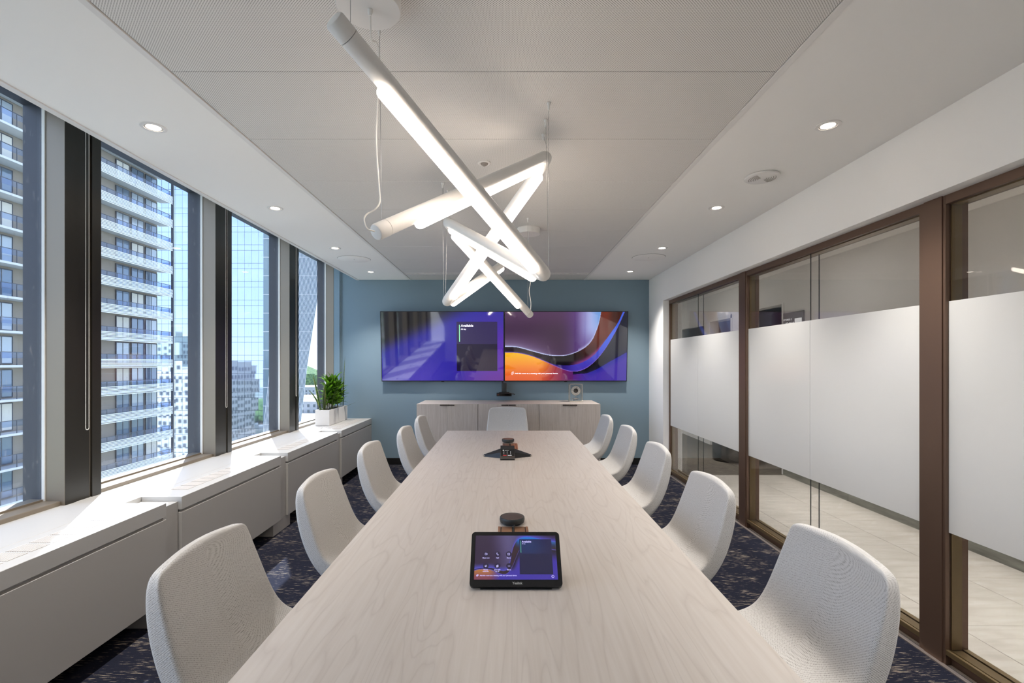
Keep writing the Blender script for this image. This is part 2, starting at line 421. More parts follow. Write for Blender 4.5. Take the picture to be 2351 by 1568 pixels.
# ------------------------------------------------------------------ windows on the left
def window(n, y0, y1, mull=True):
    """pane from y0 to y1, its mullion starts at y1"""
    wn = struct('window_%d' % n); wn.location = (-2.55, (y0+y1)/2, 1.7)
    obj('pane', MB().box(-2.556, -2.550, y0, y1, .66, 2.86), M['glass_out'], wn)
    br = MB().box(-2.60, -2.452, y0, y1, .645, .674, .004).box(-2.62, -2.545, y0, y1, .645, .685)
    obj('bottom_rail', br, M['alu'], wn)
    obj('head_rail', MB().box(-2.60, -2.50, y0, y1, 2.856, 2.92), M['alu_dark'], wn)
    if mull:
        ye = min(y1+.243, YB-.002)
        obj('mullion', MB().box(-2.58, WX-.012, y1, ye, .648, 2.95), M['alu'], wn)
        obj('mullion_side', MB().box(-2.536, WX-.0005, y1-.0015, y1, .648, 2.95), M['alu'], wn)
        obj('shaded_face', MB().box(WX-.012, WX, y1, min(y1+.074, ye), .648, 2.95, .001, 1), M['alu_dark'], wn)  # room-side face in the darker tone, its shade put into the colour
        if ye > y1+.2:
            obj('shaded_face', MB().box(WX-.012, WX-.006, y1+.0745, y1+.167, .648, 2.95), M['alu_dark'], wn)
            obj('shaded_face', MB().box(WX-.012, WX, y1+.178, ye, .648, 2.95, .001, 1), M['alu_dark'], wn)
        obj('exterior_fin', MB().box(-2.66, -2.56, y1-.002, ye+.002, .60, 2.95), M['alud'], wn)
        obj('gasket', MB().box(-2.553, -2.536, y1-.007, y1, .675, 2.86), M['gask'], wn)
    return wn
ys = [2.707+1.40*k for k in range(-3, 4)]
window(7, YN, ys[0]); 
for i in range(6):
    window([6, 5, 1, 2, 3, 4][i], ys[i]+.243, ys[i+1])

# ledge under the windows
lg = MB().box(-2.475, -2.1425, YN, YB, .615, .650, .0015, 1)
ledge = obj('window_ledge', lg, M['cap']); tag(ledge, 'white ledge running under the tall windows behind the cabinets', 'window ledge')

# ------------------------------------------------------------------ perimeter cabinets with vents
def vent_mesh():
    b = MB().box(-.054, .054, -.0425, .0425, 0, .0008)
    me1 = mesh_of(b, M['hole'], 'vent_plate')
    f = MB()
    for i in range(11):
        x = -.050+i*.01
        f.box(x-.0022, x+.0022, -.0425, .0425, .0008, .0022)
    me2 = mesh_of(f, M['white'], 'vent_fins')
    return me1, me2
VP_, VF_ = vent_mesh()
def cabinet(y0, y1, label, first=False):
    c = thing('perimeter_cabinet', label, 'cabinet', (-2.02, (y0+y1)/2, 0), 0, 'perimeter cabinets under the windows')
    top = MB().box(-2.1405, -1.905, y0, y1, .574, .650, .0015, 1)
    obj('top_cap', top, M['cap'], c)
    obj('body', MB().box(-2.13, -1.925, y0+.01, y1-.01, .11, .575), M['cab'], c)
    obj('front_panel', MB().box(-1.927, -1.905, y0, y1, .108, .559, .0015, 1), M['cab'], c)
    yy = y1-.125
    while yy-.085 > y0+.10:
        o = inst('vent_grille', VP_, c, (-2.029+2.02, yy-.0425-(y0+y1)/2, .6501))
        inst('fins', VF_, o, (0, 0, 0)); yy -= .1
    return c
cabinet(1.48, 2.755, 'nearest white perimeter cabinet, beside the left front chair')
cabinet(2.885, 4.155, 'white perimeter cabinet, second from the camera')
cabinet(4.285, 5.55, 'white perimeter cabinet, third from the camera, with sunlit vents')
cabinet(5.675, 6.932, 'farthest white perimeter cabinet, against the blue wall and under the planter')
cabinet(YN+.01, 1.35, 'white perimeter cabinet at the very near end, mostly outside the photo')
for (a, b_, lab) in ((2.757, 2.883, 'narrow recessed white filler between first and second perimeter cabinets'),
                     (4.157, 4.283, 'narrow recessed white filler between second and third perimeter cabinets'),
                     (5.552, 5.673, 'narrow recessed white filler between third and fourth perimeter cabinets'),
                     (1.352, 1.478, 'narrow recessed white filler nearest the camera')):
    lk = thing('cabinet_filler', lab, 'filler panel', (-2.02, (a+b_)/2, 0), 0, 'fillers between the perimeter cabinets')
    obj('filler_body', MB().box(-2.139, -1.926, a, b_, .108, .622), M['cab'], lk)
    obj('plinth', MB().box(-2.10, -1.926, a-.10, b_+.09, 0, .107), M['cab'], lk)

# ------------------------------------------------------------------ blind chains
def chain(ym, ztop, lab):
    m_ = MB(); r = .0027; x = -2.405
    pts = []
    z = ztop
    L = .022; zb = 1.062
    while z > zb: pts.append((x, ym-L/2, z)); z -= .0058
    for k in range(1, 8):
        a = PI+PI*k/8; pts.append((x, ym+L/2*math.cos(a), zb+L/2*math.sin(a)))
    z = zb
    while z < ztop: pts.append((x, ym+L/2, z)); z += .0058
    for p in pts:
        rr = bmesh.ops.create_icosphere(m_.bm, subdivisions=1, radius=r, matrix=Matrix.Translation(p))
    m_.tube([(x, ym-L/2, ztop), (x, ym-L/2, zb)], .0007, 5).tube([(x, ym+L/2, ztop), (x, ym+L/2, zb)], .0007, 5)
    o = obj('blind_chain', m_, M['gask'], None, True)
    tag(o, lab, 'blind chain', 'bead chains hanging at the windows'); return o
chain(2.822, 2.95, 'beaded blind chain on the window post nearest the camera')
chain(4.222, 2.95, 'beaded blind chain on the second window post')
chain(5.622, 2.95, 'beaded blind chain on the window post beside the plants')

# ------------------------------------------------------------------ glass partition on the right
pr = struct('wall_partition')
FX = 2.08
def mull(y0, y1, name='mullion', top=2.23):
    b = MB().box(FX, 2.19, y0, y1, 0, top, .0015, 1)
    if y1-y0 > .1:
        b.box(FX-.006, FX, y0+.012, y1-.035, 0, top)
    return obj(name, b, M['bronze'], pr)
mull(2.335, 2.483); mull(4.270, 4.414); mull(6.298, 6.313, 'jamb'); mull(.43, .56); mull(-1.44, -1.40, 'jamb')
bays = [(4.414, 6.298, 5.40), (2.483, 4.270, 3.402), (.56, 2.335, 1.30), (-1.40, .43, -.5)]
for (a, b_, j) in bays:
    g = .004
    for (p, q) in ((a+.001, j-.0015), (j+.0015, b_-.001)):
        obj('glass_pane', MB().box(2.098, 2.104, p, q, .06, 2.20), M['glass_in'], pr)
        obj('glass_pane', MB().box(2.156, 2.162, p, q, .06, 2.20), M['glass_in'], pr)
        obj('frosted_film', MB().box(2.0960, 2.0975, p, q, .630, 1.727), M['film'], pr)
    obj('glass_joint', MB().box(2.098, 2.104, j-.0014, j+.0014, .06, 2.20).box(2.156, 2.162, j-.0014, j+.0014, .06, 2.20), M['plast2'], pr)
    obj('head_rail', MB().box(FX+.002, 2.19, a, b_, 2.188, 2.232, .001, 1), M['bronze'], pr)
    obj('bottom_rail', MB().box(FX+.002, 2.096, a, b_, .05, .075, .001, 1).box(2.105, 2.155, a, b_, .05, .072).box(2.163, 2.19, a, b_, .05, .075), M['gold'], pr)
    obj('inner_jamb', MB().box(2.106, 2.155, b_-.006, b_, .075, 2.188).box(2.106, 2.155, a, a+.006, .075, 2.188), M['gold'], pr)
    obj('inner_head', MB().box(2.106, 2.155, a, b_, 2.182, 2.188), M['gold'], pr)
    obj('plinth', MB().box(2.11, 2.18, a, b_, 0, .05), M['bronze'], pr)
struct('trim_1', MB().box(2.055, 2.078, YN, 6.313, 0, .006), M['track'])

# ------------------------------------------------------------------ corridor behind the glass
struct('wall_corridor_near', MB().box(2.0, 2.25, YB+.15, 14, 0, 2.62), M['wall'])
cw = struct('wall_corridor')
obj('wall_surface', MB().box(3.55, 3.70, YN, 6.30, 0, 2.62), M['wall'], cw)
obj('wall_header', MB().box(3.55, 3.70, 6.30, 14, 2.19, 2.62), M['wall'], cw)
obj('wall_pier', MB().box(3.55, 3.70, 7.45, 7.74, 0, 2.19), M['wall'], cw)
obj('wall_pier', MB().box(3.55, 3.70, 8.60, 8.85, 0, 2.19), M['wall'], cw)
obj('low_wall', MB().box(3.56, 3.70, 8.85, 14, 0, .55), M['wall'], cw)
obj('opening_trim', MB().box(3.54, 3.72, 7.70, 8.65, 2.14, 2.2).box(3.54, 3.72, 8.85, 14, 2.10, 2.2).box(3.54, 3.72, 6.30, 6.34, 0, 2.2)
    .box(3.54, 3.72, 7.42, 7.45, 0, 2.2).box(3.54, 3.72, 7.74, 7.79, 0, 2.2), M['whitem'], cw)
obj('dark_glazing', MB().box(3.60, 3.61, 8.85, 14, .55, 2.10), M['plast2'], cw)
for k in range(7):
    struct_y0 = 6.30-1.2*(k+1)
    obj('stone_skirting', MB().box(3.535, 3.55, max(YN, struct_y0+.0015), struct_y0+1.1985, 0, .076), M['stonebase'], cw)
struct('wall_corridor_end', MB().box(2.0, 3.70, 14, 14.15, 0, 2.62), M['wall'])
struct('wall_corridor_back', MB().box(2.25, 3.70, YN-.15, YN, 0, 2.62), M['wall'])
struct('ceiling_corridor', MB().box(2.25, 3.70, YN, 14, 2.60, 2.70), M['ceil'])
sr = struct('wall_side_room')
obj('wall_surface', MB().box(6.4, 6.5, 6.0, 12, 0, 2.62).box(3.70, 6.4, 6.0, 6.1, 0, 2.62).box(3.70, 6.4, 11.9, 12, 0, 2.62).box(3.70, 6.4, 6.1, 11.9, 2.60, 2.70), M['wall'], sr)
struct('floor_side_room', MB().box(3.62, 6.4, 6.1, 12, -.06, -.001), M['carpet2'])
fc = struct('floor_corridor')
obj('tile_bed', MB().box(2.09, 3.62, YN, 6.29, -.06, -.004), M['stonebase'], fc)
obj('corridor_carpet', MB().box(2.09, 3.62, 6.29, 14, -.06, 0), M['carpet2'], fc)
tiles = {}
def tile_at(x0, x1, y0, y1):
    key = (round(x1-x0, 3), round(y1-y0, 3))
    if key not in tiles:
        tiles[key] = mesh_of(MB().box(-(x1-x0)/2, (x1-x0)/2, -(y1-y0)/2, (y1-y0)/2, -.005, 0, .0012, 1), M['stone'])
    inst('floor_tile', tiles[key], fc, ((x0+x1)/2, (y0+y1)/2, 0))
for k in range(-7, 7):
    y0, y1 = 2.686+.595*k, 2.686+.595*(k+1)
    y1c = min(y1, 6.288)
    if y1c-y0 < .03: continue
    for (x0, x1) in ((2.093, 2.451), (2.451, 3.050), (3.050, 3.548)):
        tile_at(x0+.0012, x1-.0012, y0+.0012, y1c-.0012)
# unseen light panels added to brighten the corridor
for i, yy in enumerate((0.2, 2.6, 5.0, 7.6, 10.4)):
    cl = thing('corridor_fill_light', ['nearest', 'second', 'third', 'fourth', 'farthest'][i]+' unseen fill light added along the corridor behind the glass wall', 'fill light', (2.75, yy, 2.6), 0, 'added corridor fill lights')
    obj('diffuser', MB().box(2.62, 2.88, yy-.3, yy+.3, 2.592, 2.596), M['corrlight'], cl)
    obj('light_frame', MB().box(2.60, 2.90, yy-.32, yy+.32, 2.596, 2.60), M['white'], cl)
    ld = bpy.data.lights.new('corridor_fill_lamp', 'AREA'); ld.shape = 'RECTANGLE'; ld.size = .25; ld.size_y = .6; ld.energy = CORR; ld.spread = 1.5; ld.color = (1, .985, .98)
    lo = bpy.data.objects.new('corridor_fill_lamp', ld); COL.objects.link(lo); lo.parent = cl; lo.location = (0, 0, -.012)
# drum planter / bin in the corridor
tag(obj('metal_drum', MB().lathe((3.29, 7.25, 0), [(.225, 0), (.235, .012), (.235, .03), (.245, .035), (.245, .56), (.235, .575), (.20, .575), (.20, .50)], 48), mat('dark_polished_metal', (92, 90, 88), .18, .85), None, True),
    'dark polished metal drum standing on the carpet behind the glass wall', 'bin')
# panel with mirrored writing, standing in for a reflection in the partition glass
M['letw'] = mat('reflected_pale', (235, 235, 235), .6, emis=(235, 235, 235), estr=.35)
dp = thing('reflected_writing', 'panel imitating a reversed date and time reflected in the glass partition', 'reflection', (3.545, 6.05, 1.9))
obj('reflection_panel', MB().box(3.530, 3.546, 5.86, 6.29, 1.72, 2.06, .002, 1), mat('reflection_grey', (128, 126, 124), .1), dp)
for txt, sz, dy, dz in (('SEPTEMBER 12', .030, -.06, .062), ('1:02 P.M.', .066, -.06, -.006)):
    me = text_mesh(txt, sz, M['letw'], .0006)
    o = inst('lettering', me, dp, (-.017, .23, dz), (PI/2, 0, PI/2))   # reads reversed from the room
    o.scale = (-1, 1, 1)
obj('reflected_square', MB().box(3.527, 3.530, 5.89, 6.03, 1.76, 1.975), M['letw'], dp)

# ------------------------------------------------------------------ ceiling fixtures
dl = thing('downlight', 'x', 'downlight', (0, 0, 2.6))
obj('trim_ring', MB().lathe((0, 0, 2.6), [(.040, .0), (.041, -.004), (.050, -.0055), (.057, -.003), (.0575, 0)], 40, caps=False), M['white'], dl, True)
obj('baffle', MB().lathe((0, 0, 2.6), [(.031, -.0015), (.041, -.0028)], 40, caps=False), mat('baffle_grey', (176, 172, 166), .5), dl, True)
obj('lens', MB().lathe((0, 0, 2.6), [(.0315, -.0008), (.0315, -.0028), (.020, -.0034)], 32), M['lens'], dl, True)
ld = bpy.data.lights.new('downlight_lamp', 'SPOT'); ld.energy = DOWN; ld.spot_size = 1.75; ld.spot_blend = 1.0; ld.shadow_soft_size = .03; ld.color = (1, .95, .90)
lo = bpy.data.objects.new('downlight_lamp', ld); COL.objects.link(lo); lo.parent = dl; lo.location = (0, 0, -.045)
spots = [(-1.747, 2.434, 'nearest downlight in the left ceiling strip'), (-1.747, 3.712, 'second downlight from the camera in the left ceiling strip'),
         (-1.747, 5.006, 'third downlight in the left strip, just before the round ceiling plate'), (-1.747, 6.32, 'farthest downlight in the left ceiling strip by the blue wall'),
         (1.577, 2.416, 'nearest downlight in the right ceiling strip'), (1.577, 3.70, 'second downlight in the right ceiling strip, beyond the round speaker'),
         (1.577, 5.0, 'third downlight in the right strip, before the round ceiling plate'), (1.577, 6.29, 'farthest downlight in the right ceiling strip by the blue wall'),
         (-1.747, 1.14, 'unseen downlight of the left ceiling strip above the camera'), (1.577, 1.12, 'unseen downlight of the right ceiling strip above the camera'),  # unseen repeats of the rows, kept for the light they give
         (-1.747, -.15, 'unseen downlight of the left ceiling strip behind the camera'), (1.577, -.17, 'unseen downlight of the right ceiling strip behind the camera')]
for i, (x, y, lab) in enumerate(spots):
    o = dl if i == 0 else copy_tree(dl)
    o.location = (x, y, 2.6); o['label'] = lab; o['group'] = 'downlights in the ceiling strips'

for (x, y, lab) in ((-1.716, 5.533, 'flat round white plate in the left ceiling strip'), (1.568, 5.442, 'flat round white plate in the right ceiling strip')):
    c = thing('ceiling_plate', lab, 'ceiling plate', (x, y, 2.6), 0, 'round ceiling plates')
    obj('plate', MB().lathe((x, y, 2.6), [(.176, -.0005), (.176, -.004), (.172, -.006), (.01, -.006)], 56), M['ceil'], c, True)
    obj('shadow_gap', MB().lathe((x, y, 2.6), [(.179, -.0004), (.176, -.0014)], 56, caps=False), M['dark'], c)
    obj('screw', MB().lathe((x, y, 2.6), [(.004, -.006), (.004, -.0075)], 12), M['hole'], c)
c = thing('ceiling_speaker', 'round white grille with curved slots raised below the right ceiling strip', 'speaker', (1.593, 3.07, 2.6))
obj('rim', MB().lathe((1.593, 3.07, 2.6), [(.094, 0), (.101, -.006), (.101, -.014), (.096, -.018), (.01, -.0185)], 48), M['white'], c, True)
for k in (-1, 1):
    for rr in (.025, .038, .051, .064, .077):
        pts = [(1.593+k*.0+rr*math.cos(a)+k*.0, 3.07+rr*math.sin(a), 2.5810) for a in [((0 if k > 0 else PI)-.75+1.5*i/8) for i in range(9)]]
        obj('slot', MB().tube(pts, .0016, 6), M['hole'], c)
c = thing('smoke_sensor', 'small round white sensor on the perforated ceiling behind the pendant', 'sensor', (-.131, 2.87, 2.6))
obj('rim', MB().lathe((-.131, 2.87, 2.6), [(.038, 0), (.038, -.004), (.031, -.007), (.026, -.004)], 36), M['white'], c, True)
obj('sensor_head', MB().lathe((-.131, 2.87, 2.6), [(.022, -.004), (.020, -.010), (.010, -.013), (.008, -.018), (.003, -.02)], 24), M['hole'], c, True)

# ------------------------------------------------------------------ pendant lights
R_ = .029
def bend_path(P, rad=.055):
    """polyline with rounded corners"""
    P = [Vector(p) for p in P]; out = [P[0]]
    for i in range(1, len(P)-1):
        a, b_, c_ = P[i-1], P[i], P[i+1]
        d1 = (a-b_).normalized(); d2 = (c_-b_).normalized()
        ang = d1.angle(d2); cut = min(rad/math.tan(ang/2), .16)
        s0, s1 = b_+d1*cut, b_+d2*cut
        for k in range(9):
            u = k/8; out.append(s0*(1-u)**2+b_*2*u*(1-u)+s1*u*u)
    out.append(P[-1]); return out
def canopy(parent, x, y):
    o = obj('canopy', MB().lathe((x, y, 2.6), [(.10, 0), (.10, -.046), (.097, -.05), (.01, -.05)], 56), M['white'], parent, True); return o
def pendant(P, label, group):
    t_ = thing('zigzag_pendant', label, 'pendant light', (P[0][0], P[0][1], 2.6), 0, group)
    P = [Vector(p) for p in P]
    for i in range(3):
        a, b_ = P[i], P[i+1]; d = (b_-a).normalized()
        aa = a if i == 0 else a+d*.07
        bb = b_ if i == 2 else b_-d*.07
        pts = [aa, bb]
        obj('tube_body', MB().cyl(aa, bb, R_, n=40), M['whitem'], t_, True)
        dn = Vector((0, 0, -1)); dn = (dn-d*dn.dot(d)).normalized()
        o1 = .135 if i == 0 else .10; o2 = .13 if i == 2 else .10
        s, e_ = a+d*o1+dn*.0345, b_-d*o2+dn*.0345
        n = 8; L = (e_-s).length
        pp = [s+d*v for v in (0, .003, .009, .018, L-.018, L-.009, L-.003, L)]
        rr = [.008, .014, .0185, .021, .021, .0185, .014, .008]
        obj('lit_tube', MB().tube(pp, .021, 28, radii=rr), M['tube'], t_, True)
    # end caps
    for a, b_ in ((P[0], P[1]), (P[3], P[2])):
        d = (b_-a).normalized()
        obj('end_cap', MB().tube([a-d*.055, a-d*.053, a-d*.047, a-d*.002], R_, 40, radii=[.022, .027, .0296, .0296]), M['whitem'], t_, True)
    # elbows: each tube end runs on and they meet in a rounded joint
    for i in (1, 2):
        d1 = (P[i-1]-P[i]).normalized(); d2 = (P[i+1]-P[i]).normalized()
        pts = []
        c0, c1 = P[i]+d1*.072, P[i]+d2*.072
        for k in range(13):
            u = k/12; pts.append(c0*(1-u)**2+P[i]*2*u*(1-u)+c1*u*u)
        obj('elbow', MB().tube(pts, R_+.0004, 40), M['whitem'], t_, True)
    return t_, P
def wire(parent, x, y, p, name='suspension_wire'):
    m_ = MB().cyl((x, y, 2.6), (p[0], p[1], p[2]), .0009, n=8)
    o = obj(name, m_, M['steel'], parent, True)
    obj('wire_anchor', MB().lathe((x, y, 2.6), [(.009, 0), (.009, -.006), (.005, -.012), (.0045, -.030), (.003, -.034)], 16), M['whitem'], parent, True)
A = [(-.437, 1.36, 2.335), (.184, 2.2, 1.815), (-.388, 3.1, 2.329), (.166, 3.96, 1.845)]
B = [(-.425, 1.745, 1.915), (.218, 2.5, 2.492), (-.413, 3.25, 1.822), (.006, 4.22, 2.31)]
pa, PA = pendant(A, 'zigzag pendant tube light that starts highest and nearest and ends lowest near the screens', 'white zigzag pendant lights over the table')
pb, PB = pendant(B, 'zigzag pendant tube light whose near end hangs low on the left with a looping cord', 'white zigzag pendant lights over the table')
wire(pa, -.435, 1.37, (-.435, 1.37, 2.36)); wire(pa, .188, 2.205, (.188, 2.21, 1.84)); wire(pa, -.41, 3.19, (-.40, 3.12, 2.35))
wire(pb, -.440, 1.70, (-.440, 1.73, 1.94)); wire(pb, .186, 2.508, (.205, 2.49, 2.52)); wire(pb, -.40, 3.327, (-.405, 3.25, 1.85))
wire(pa, .187, 2.36, (.192, 2.25, 1.84)); wire(pb, -.418, 3.19, (-.412, 3.22, 1.85)); wire(pb, .006, 4.2, (.006, 4.2, 2.33)); wire(pa, .17, 3.97, (.17, 3.97, 1.86))
canopy(pb, -.436, 1.553); canopy(pa, .19, 4.28)
def spline(pts, n=8):
    P = [Vector(p) for p in pts]; P = [P[0]*2-P[1]]+P+[P[-1]*2-P[-2]]; out = []
    for i in range(1, len(P)-2):
        for k in range(n):
            u = k/n; a, b_, c_, d = P[i-1], P[i], P[i+1], P[i+2]
            out.append(.5*((2*b_)+(c_-a)*u+(2*a-5*b_+4*c_-d)*u*u+(3*b_-a-3*c_+d)*u**3))
    out.append(P[-2]); return out
def scr(px, py, Y): return ((px-CX)*Y/F, Y, HC+(CY-py)*Y/F)
cpts = [(-.431, 1.553, 2.55), scr(851, 60, 1.56), scr(853, 92, 1.58), scr(862, 97, 1.60), scr(869, 118, 1.62), scr(869, 180, 1.64), scr(866, 250, 1.66), scr(864, 330, 1.68),
        scr(870, 425, 1.70), scr(872, 462, 1.70), scr(862, 480, 1.69), scr(842, 492, 1.68), scr(836, 505, 1.67), scr(843, 525, 1.67), scr(860, 531, 1.69)]
obj('power_cord', MB().tube(spline(cpts), .0028, 8), M['cord'], pb, True)
obj('cord_grip', MB().lathe((-.431, 1.553, 2.55), [(.008, 0), (.008, -.010), (.0055, -.016), (.0055, -.020)], 16), M['whitem'], pb, True)
c2 = [(.190, 4.20, 2.55), scr(1213, 555, 4.15), scr(1216, 600, 4.08), scr(1218, 645, 4.05), scr(1215, 668, 4.05), scr(1219, 695, 4.02), scr(1218, 717, 4.0)]
obj('power_cord', MB().tube(spline(c2), .0028, 8), M['cord'], pa, True)

# ------------------------------------------------------------------ conference table
TB = thing('conference_table', 'long pale ash conference table running down the middle of the room', 'table', (.021, 2.9, 0))
tx0, tx1 = -.608, .650
obj('tabletop', MB().box(tx0, tx1, .90, 2.9535, .712, .740, .0015, 1), M['table'], TB)
obj('tabletop', MB().box(tx0, tx1, 2.9545, 5.027, .712, .740, .0015, 1), M['table'], TB)
for yy in (1.6, 3.0, 4.35):
    obj('pedestal', MB().box(-.20, .24, yy-.30, yy+.30, .0, .712, .004, 1), M['side'], TB)

# ------------------------------------------------------------------ chairs
def chair_shell_mesh():
    Fp = [(-.303, .880), (-.298, .864), (-.286, .82), (-.262, .75), (-.238, .68), (-.211, .61), (-.176, .565), (-.12, .545), (-.02, .530), (.08, .52), (.16, .505), (.195, .485)]
    Bp = [(-.330, .882), (-.341, .866), (-.344, .82), (-.336, .75), (-.318, .68), (-.288, .60), (-.236, .515), (-.17, .455), (-.08, .428), (.0, .42), (.12, .425), (.185, .44)]
    Wd = [.205, .222, .231, .239, .246, .253, .259, .262, .262, .257, .243, .215]
    # shrink caps
    Fp = [(-.320, .8875)]+Fp+[(.199, .460)]; Bp = [(-.326, .888)]+Bp+[(.196, .452)]; Wd = [.185]+Wd+[.19]
    half = [(0, 1), (.3, 1), (.6, 1), (.82, 1), (.92, .985), (.965, .93), (.992, .80), (1, .60), (.990, .32), (.982, .0), (.978, -.35), (.965, -.66), (.925, -.87), (.84, -.97), (.5, -1), (.25, -1), (0, -1)]
    full = half+[(-a_, b_) for a_, b_ in half[-2:0:-1]]
    n = len(full)
    def sect(u): return full[int(round(u*n)) % n]
    bm = bmesh.new(); uvl = bm.loops.layers.uv.new('UVMap'); rings = []; vs_ = []; us_ = []
    acc = 0; pf = None
    for i, (f, b_, wd) in enumerate(zip(Fp, Bp, Wd)):
        f = Vector((0,)+f); b_ = Vector((0,)+b_); c = (f+b_)/2; hn = (f-b_)/2; dn = hn.normalized(); T = hn.length
        if pf is not None: acc += (f-pf).length
        pf = f; ring = []; ul = []; u = 0; pv = None
        back = 1 if i <= 8 else max(0, 1-(i-8)/3)
        for k in range(n):
            th = 2*PI*k/n
            ca, sa = math.cos(th), math.sin(th)
            a, b2 = sect(k/n)
            wloc = wd
            p = c+hn*b2+Vector((wloc*a, 0, 0))
            p += dn*(.018*a*a-.008)*back
            if i < 4: p.z += .013*(1-a*a)*(4-i)/4
            if pv is not None: u += (p-pv).length
            pv = p; ring.append(bm.verts.new(p)); ul.append(u)
        rings.append(ring); vs_.append(acc); us_.append(ul+[u+.01])
    for i in range(len(rings)-1):
        A_, B_ = rings[i], rings[i+1]
        for k in range(n):
            k2 = (k+1) % n
            fc_ = bm.faces.new((A_[k], A_[k2], B_[k2], B_[k]))
            uvv = [(us_[i][k], vs_[i]), (us_[i][k+1], vs_[i]), (us_[i+1][k+1], vs_[i+1]), (us_[i+1][k], vs_[i+1])]
            for lp, q in zip(fc_.loops, uvv): lp[uvl].uv = q
    bm.faces.new(rings[0][::-1]); bm.faces.new(rings[-1])
    bmesh.ops.recalc_face_normals(bm, faces=bm.faces[:])
    me = bpy.data.meshes.new('seat_shell'); bm.to_mesh(me); bm.free(); me.materials.append(M['fabric'])
    me.polygons.foreach_set('use_smooth', [True]*len(me.polygons)); return me
SH = chair_shell_mesh()
def make_chair():
    t_ = thing('conference_chair', 'x', 'chair', (0, 0, 0), 0, 'upholstered conference chairs around the table')
    s = bpy.data.objects.new('seat_shell', SH); COL.objects.link(s); s.parent = t_
    sm = s.modifiers.new('smooth', 'SUBSURF'); sm.levels = 1; sm.render_levels = 2
    obj('column', MB().lathe((0, 0, 0), [(.05, .045), (.05, .06), (.028, .075), (.028, .36), (.06, .39), (.09, .423)], 24), M['chair_metal'], t_, True)
    for k in range(4):
        a = PI/4+k*PI/2; d = Vector((math.cos(a), math.sin(a), 0))
        p = [d*.03+Vector((0, 0, .058)), d*.15+Vector((0, 0, .050)), d*.27+Vector((0, 0, .030)), d*.285+Vector((0, 0, .012))]
        lg_ = obj('leg', MB().tube(p, .014, 12, radii=[.018, .015, .012, .012]).cyl(d*.285, d*.285+Vector((0, 0, .014)), .018, n=16), M['chair_metal'], t_, True)
    return t_
ch = make_chair()
seats = []
LY = [1.742, 2.62, 3.544, 4.37, 5.205]; RY = [1.742, 2.567, 3.50, 4.42, 5.286]
LX = [-.615, -.60, -.61, -.545, -.56]; RX = [.70, .655, .69, .72, .715]
pos = ['nearest', 'second', 'third', 'fourth', 'farthest']
labs = [['light grey woven chair nearest the camera on the window side',
         'light grey woven chair on the window side, second from the camera',
         'light grey woven chair on the window side, in the middle of its row of five',
         'light grey woven chair on the window side, second from the far end',
         'light grey woven chair, window side, far end of the row'],
        ['light grey woven chair nearest the camera on the glass wall side',
         'light grey woven chair on the glass wall side, second from the camera',
         'light grey woven chair, glass wall side, middle of its row of five',
         'light grey woven chair on the glass wall side, second from the far end',
         'light grey woven chair, glass wall side, far end of the row']]
for i in range(5):
    seats.append((LX[i], LY[i]-.24, -PI/2, labs[0][i])); seats.append((RX[i], RY[i]-.24, PI/2, labs[1][i]))
seats.append((.008, 5.68, PI, 'light grey woven chair at the head of the table in front of the sideboard'))
for i, (x, y, rz, lab) in enumerate(seats):
    o = ch if i == 0 else copy_tree(ch)
    o.location = (x, y, 0); o.rotation_euler = (0, 0, rz); o['label'] = lab

# ------------------------------------------------------------------ sideboard
sbx0, sbx1, sby = -1.149, 1.194, 6.27
SB = thing('sideboard', 'pale ash sideboard with six doors below the wall screens', 'sideboard', (.022, 6.6, 0))
obj('carcass', MB().box(sbx0+.003, sbx1-.003, sby+.022, YB-.016, .08, .884), M['side'], SB)
obj('top', MB().box(sbx0, sbx1, sby+.018, YB-.0155, .885, .905, .001, 1), M['side'], SB)
obj('plinth', MB().box(sbx0+.03, sbx1-.03, sby+.06, YB-.03, 0, .08), M['black'], SB)
dx = (sbx1-sbx0)/6
for k in range(6):
    x0 = sbx0+dx*k; x1 = x0+dx
    g0 = .003 if k % 2 == 0 and k else .0008; g1 = .003 if k % 2 == 1 and k < 5 else .0008
    d_ = obj('door', MB().box(x0+g0, x1-g1, sby, sby+.018, .085, .905, .0008, 1), M['side'], SB)
    hx = (x1-.092, x1-.002) if k % 2 == 0 else (x0+.002, x0+.092)
    obj('handle', MB().box(hx[0], hx[1], sby-.016, sby+.001, .886, .900, .002, 1), M['handle'], d_)

# ------------------------------------------------------------------ screens
def lerp(a, b_, u): return tuple(a[i]+(b_[i]-a[i])*u for i in range(3))
def clamp(v, a=0., b_=1.): return max(a, min(b_, v))
def sst(a, b_, x):
    u = clamp((x-a)/(b_-a)); return u*u*(3-2*u)
def interp(P, x):
    if x <= P[0][0]: return P[0][1]
    for i in range(len(P)-1):
        if x <= P[i+1][0]:
            x0, y0 = P[i]; x1, y1 = P[i+1]; h = x1-x0; u = (x-x0)/h
            m0 = (P[i+1][1]-P[max(i-1, 0)][1])/(P[i+1][0]-P[max(i-1, 0)][0])*h
            j = min(i+2, len(P)-1); m1 = (P[j][1]-P[i][1])/(P[j][0]-P[i][0])*h
            return (2*u**3-3*u*u+1)*y0+(u**3-2*u*u+u)*m0+(-2*u**3+3*u*u)*y1+(u**3-u*u)*m1
    return P[-1][1]
def tomap(P): return [((x-78)/2192, (y-132)/1230) for x, y in P]
C1 = tomap([(78, 752), (300, 765), (550, 830), (800, 895), (1000, 920), (1200, 905), (1400, 835), (1550, 740), (1650, 620), (1730, 430), (1775, 260), (1800, 100)])
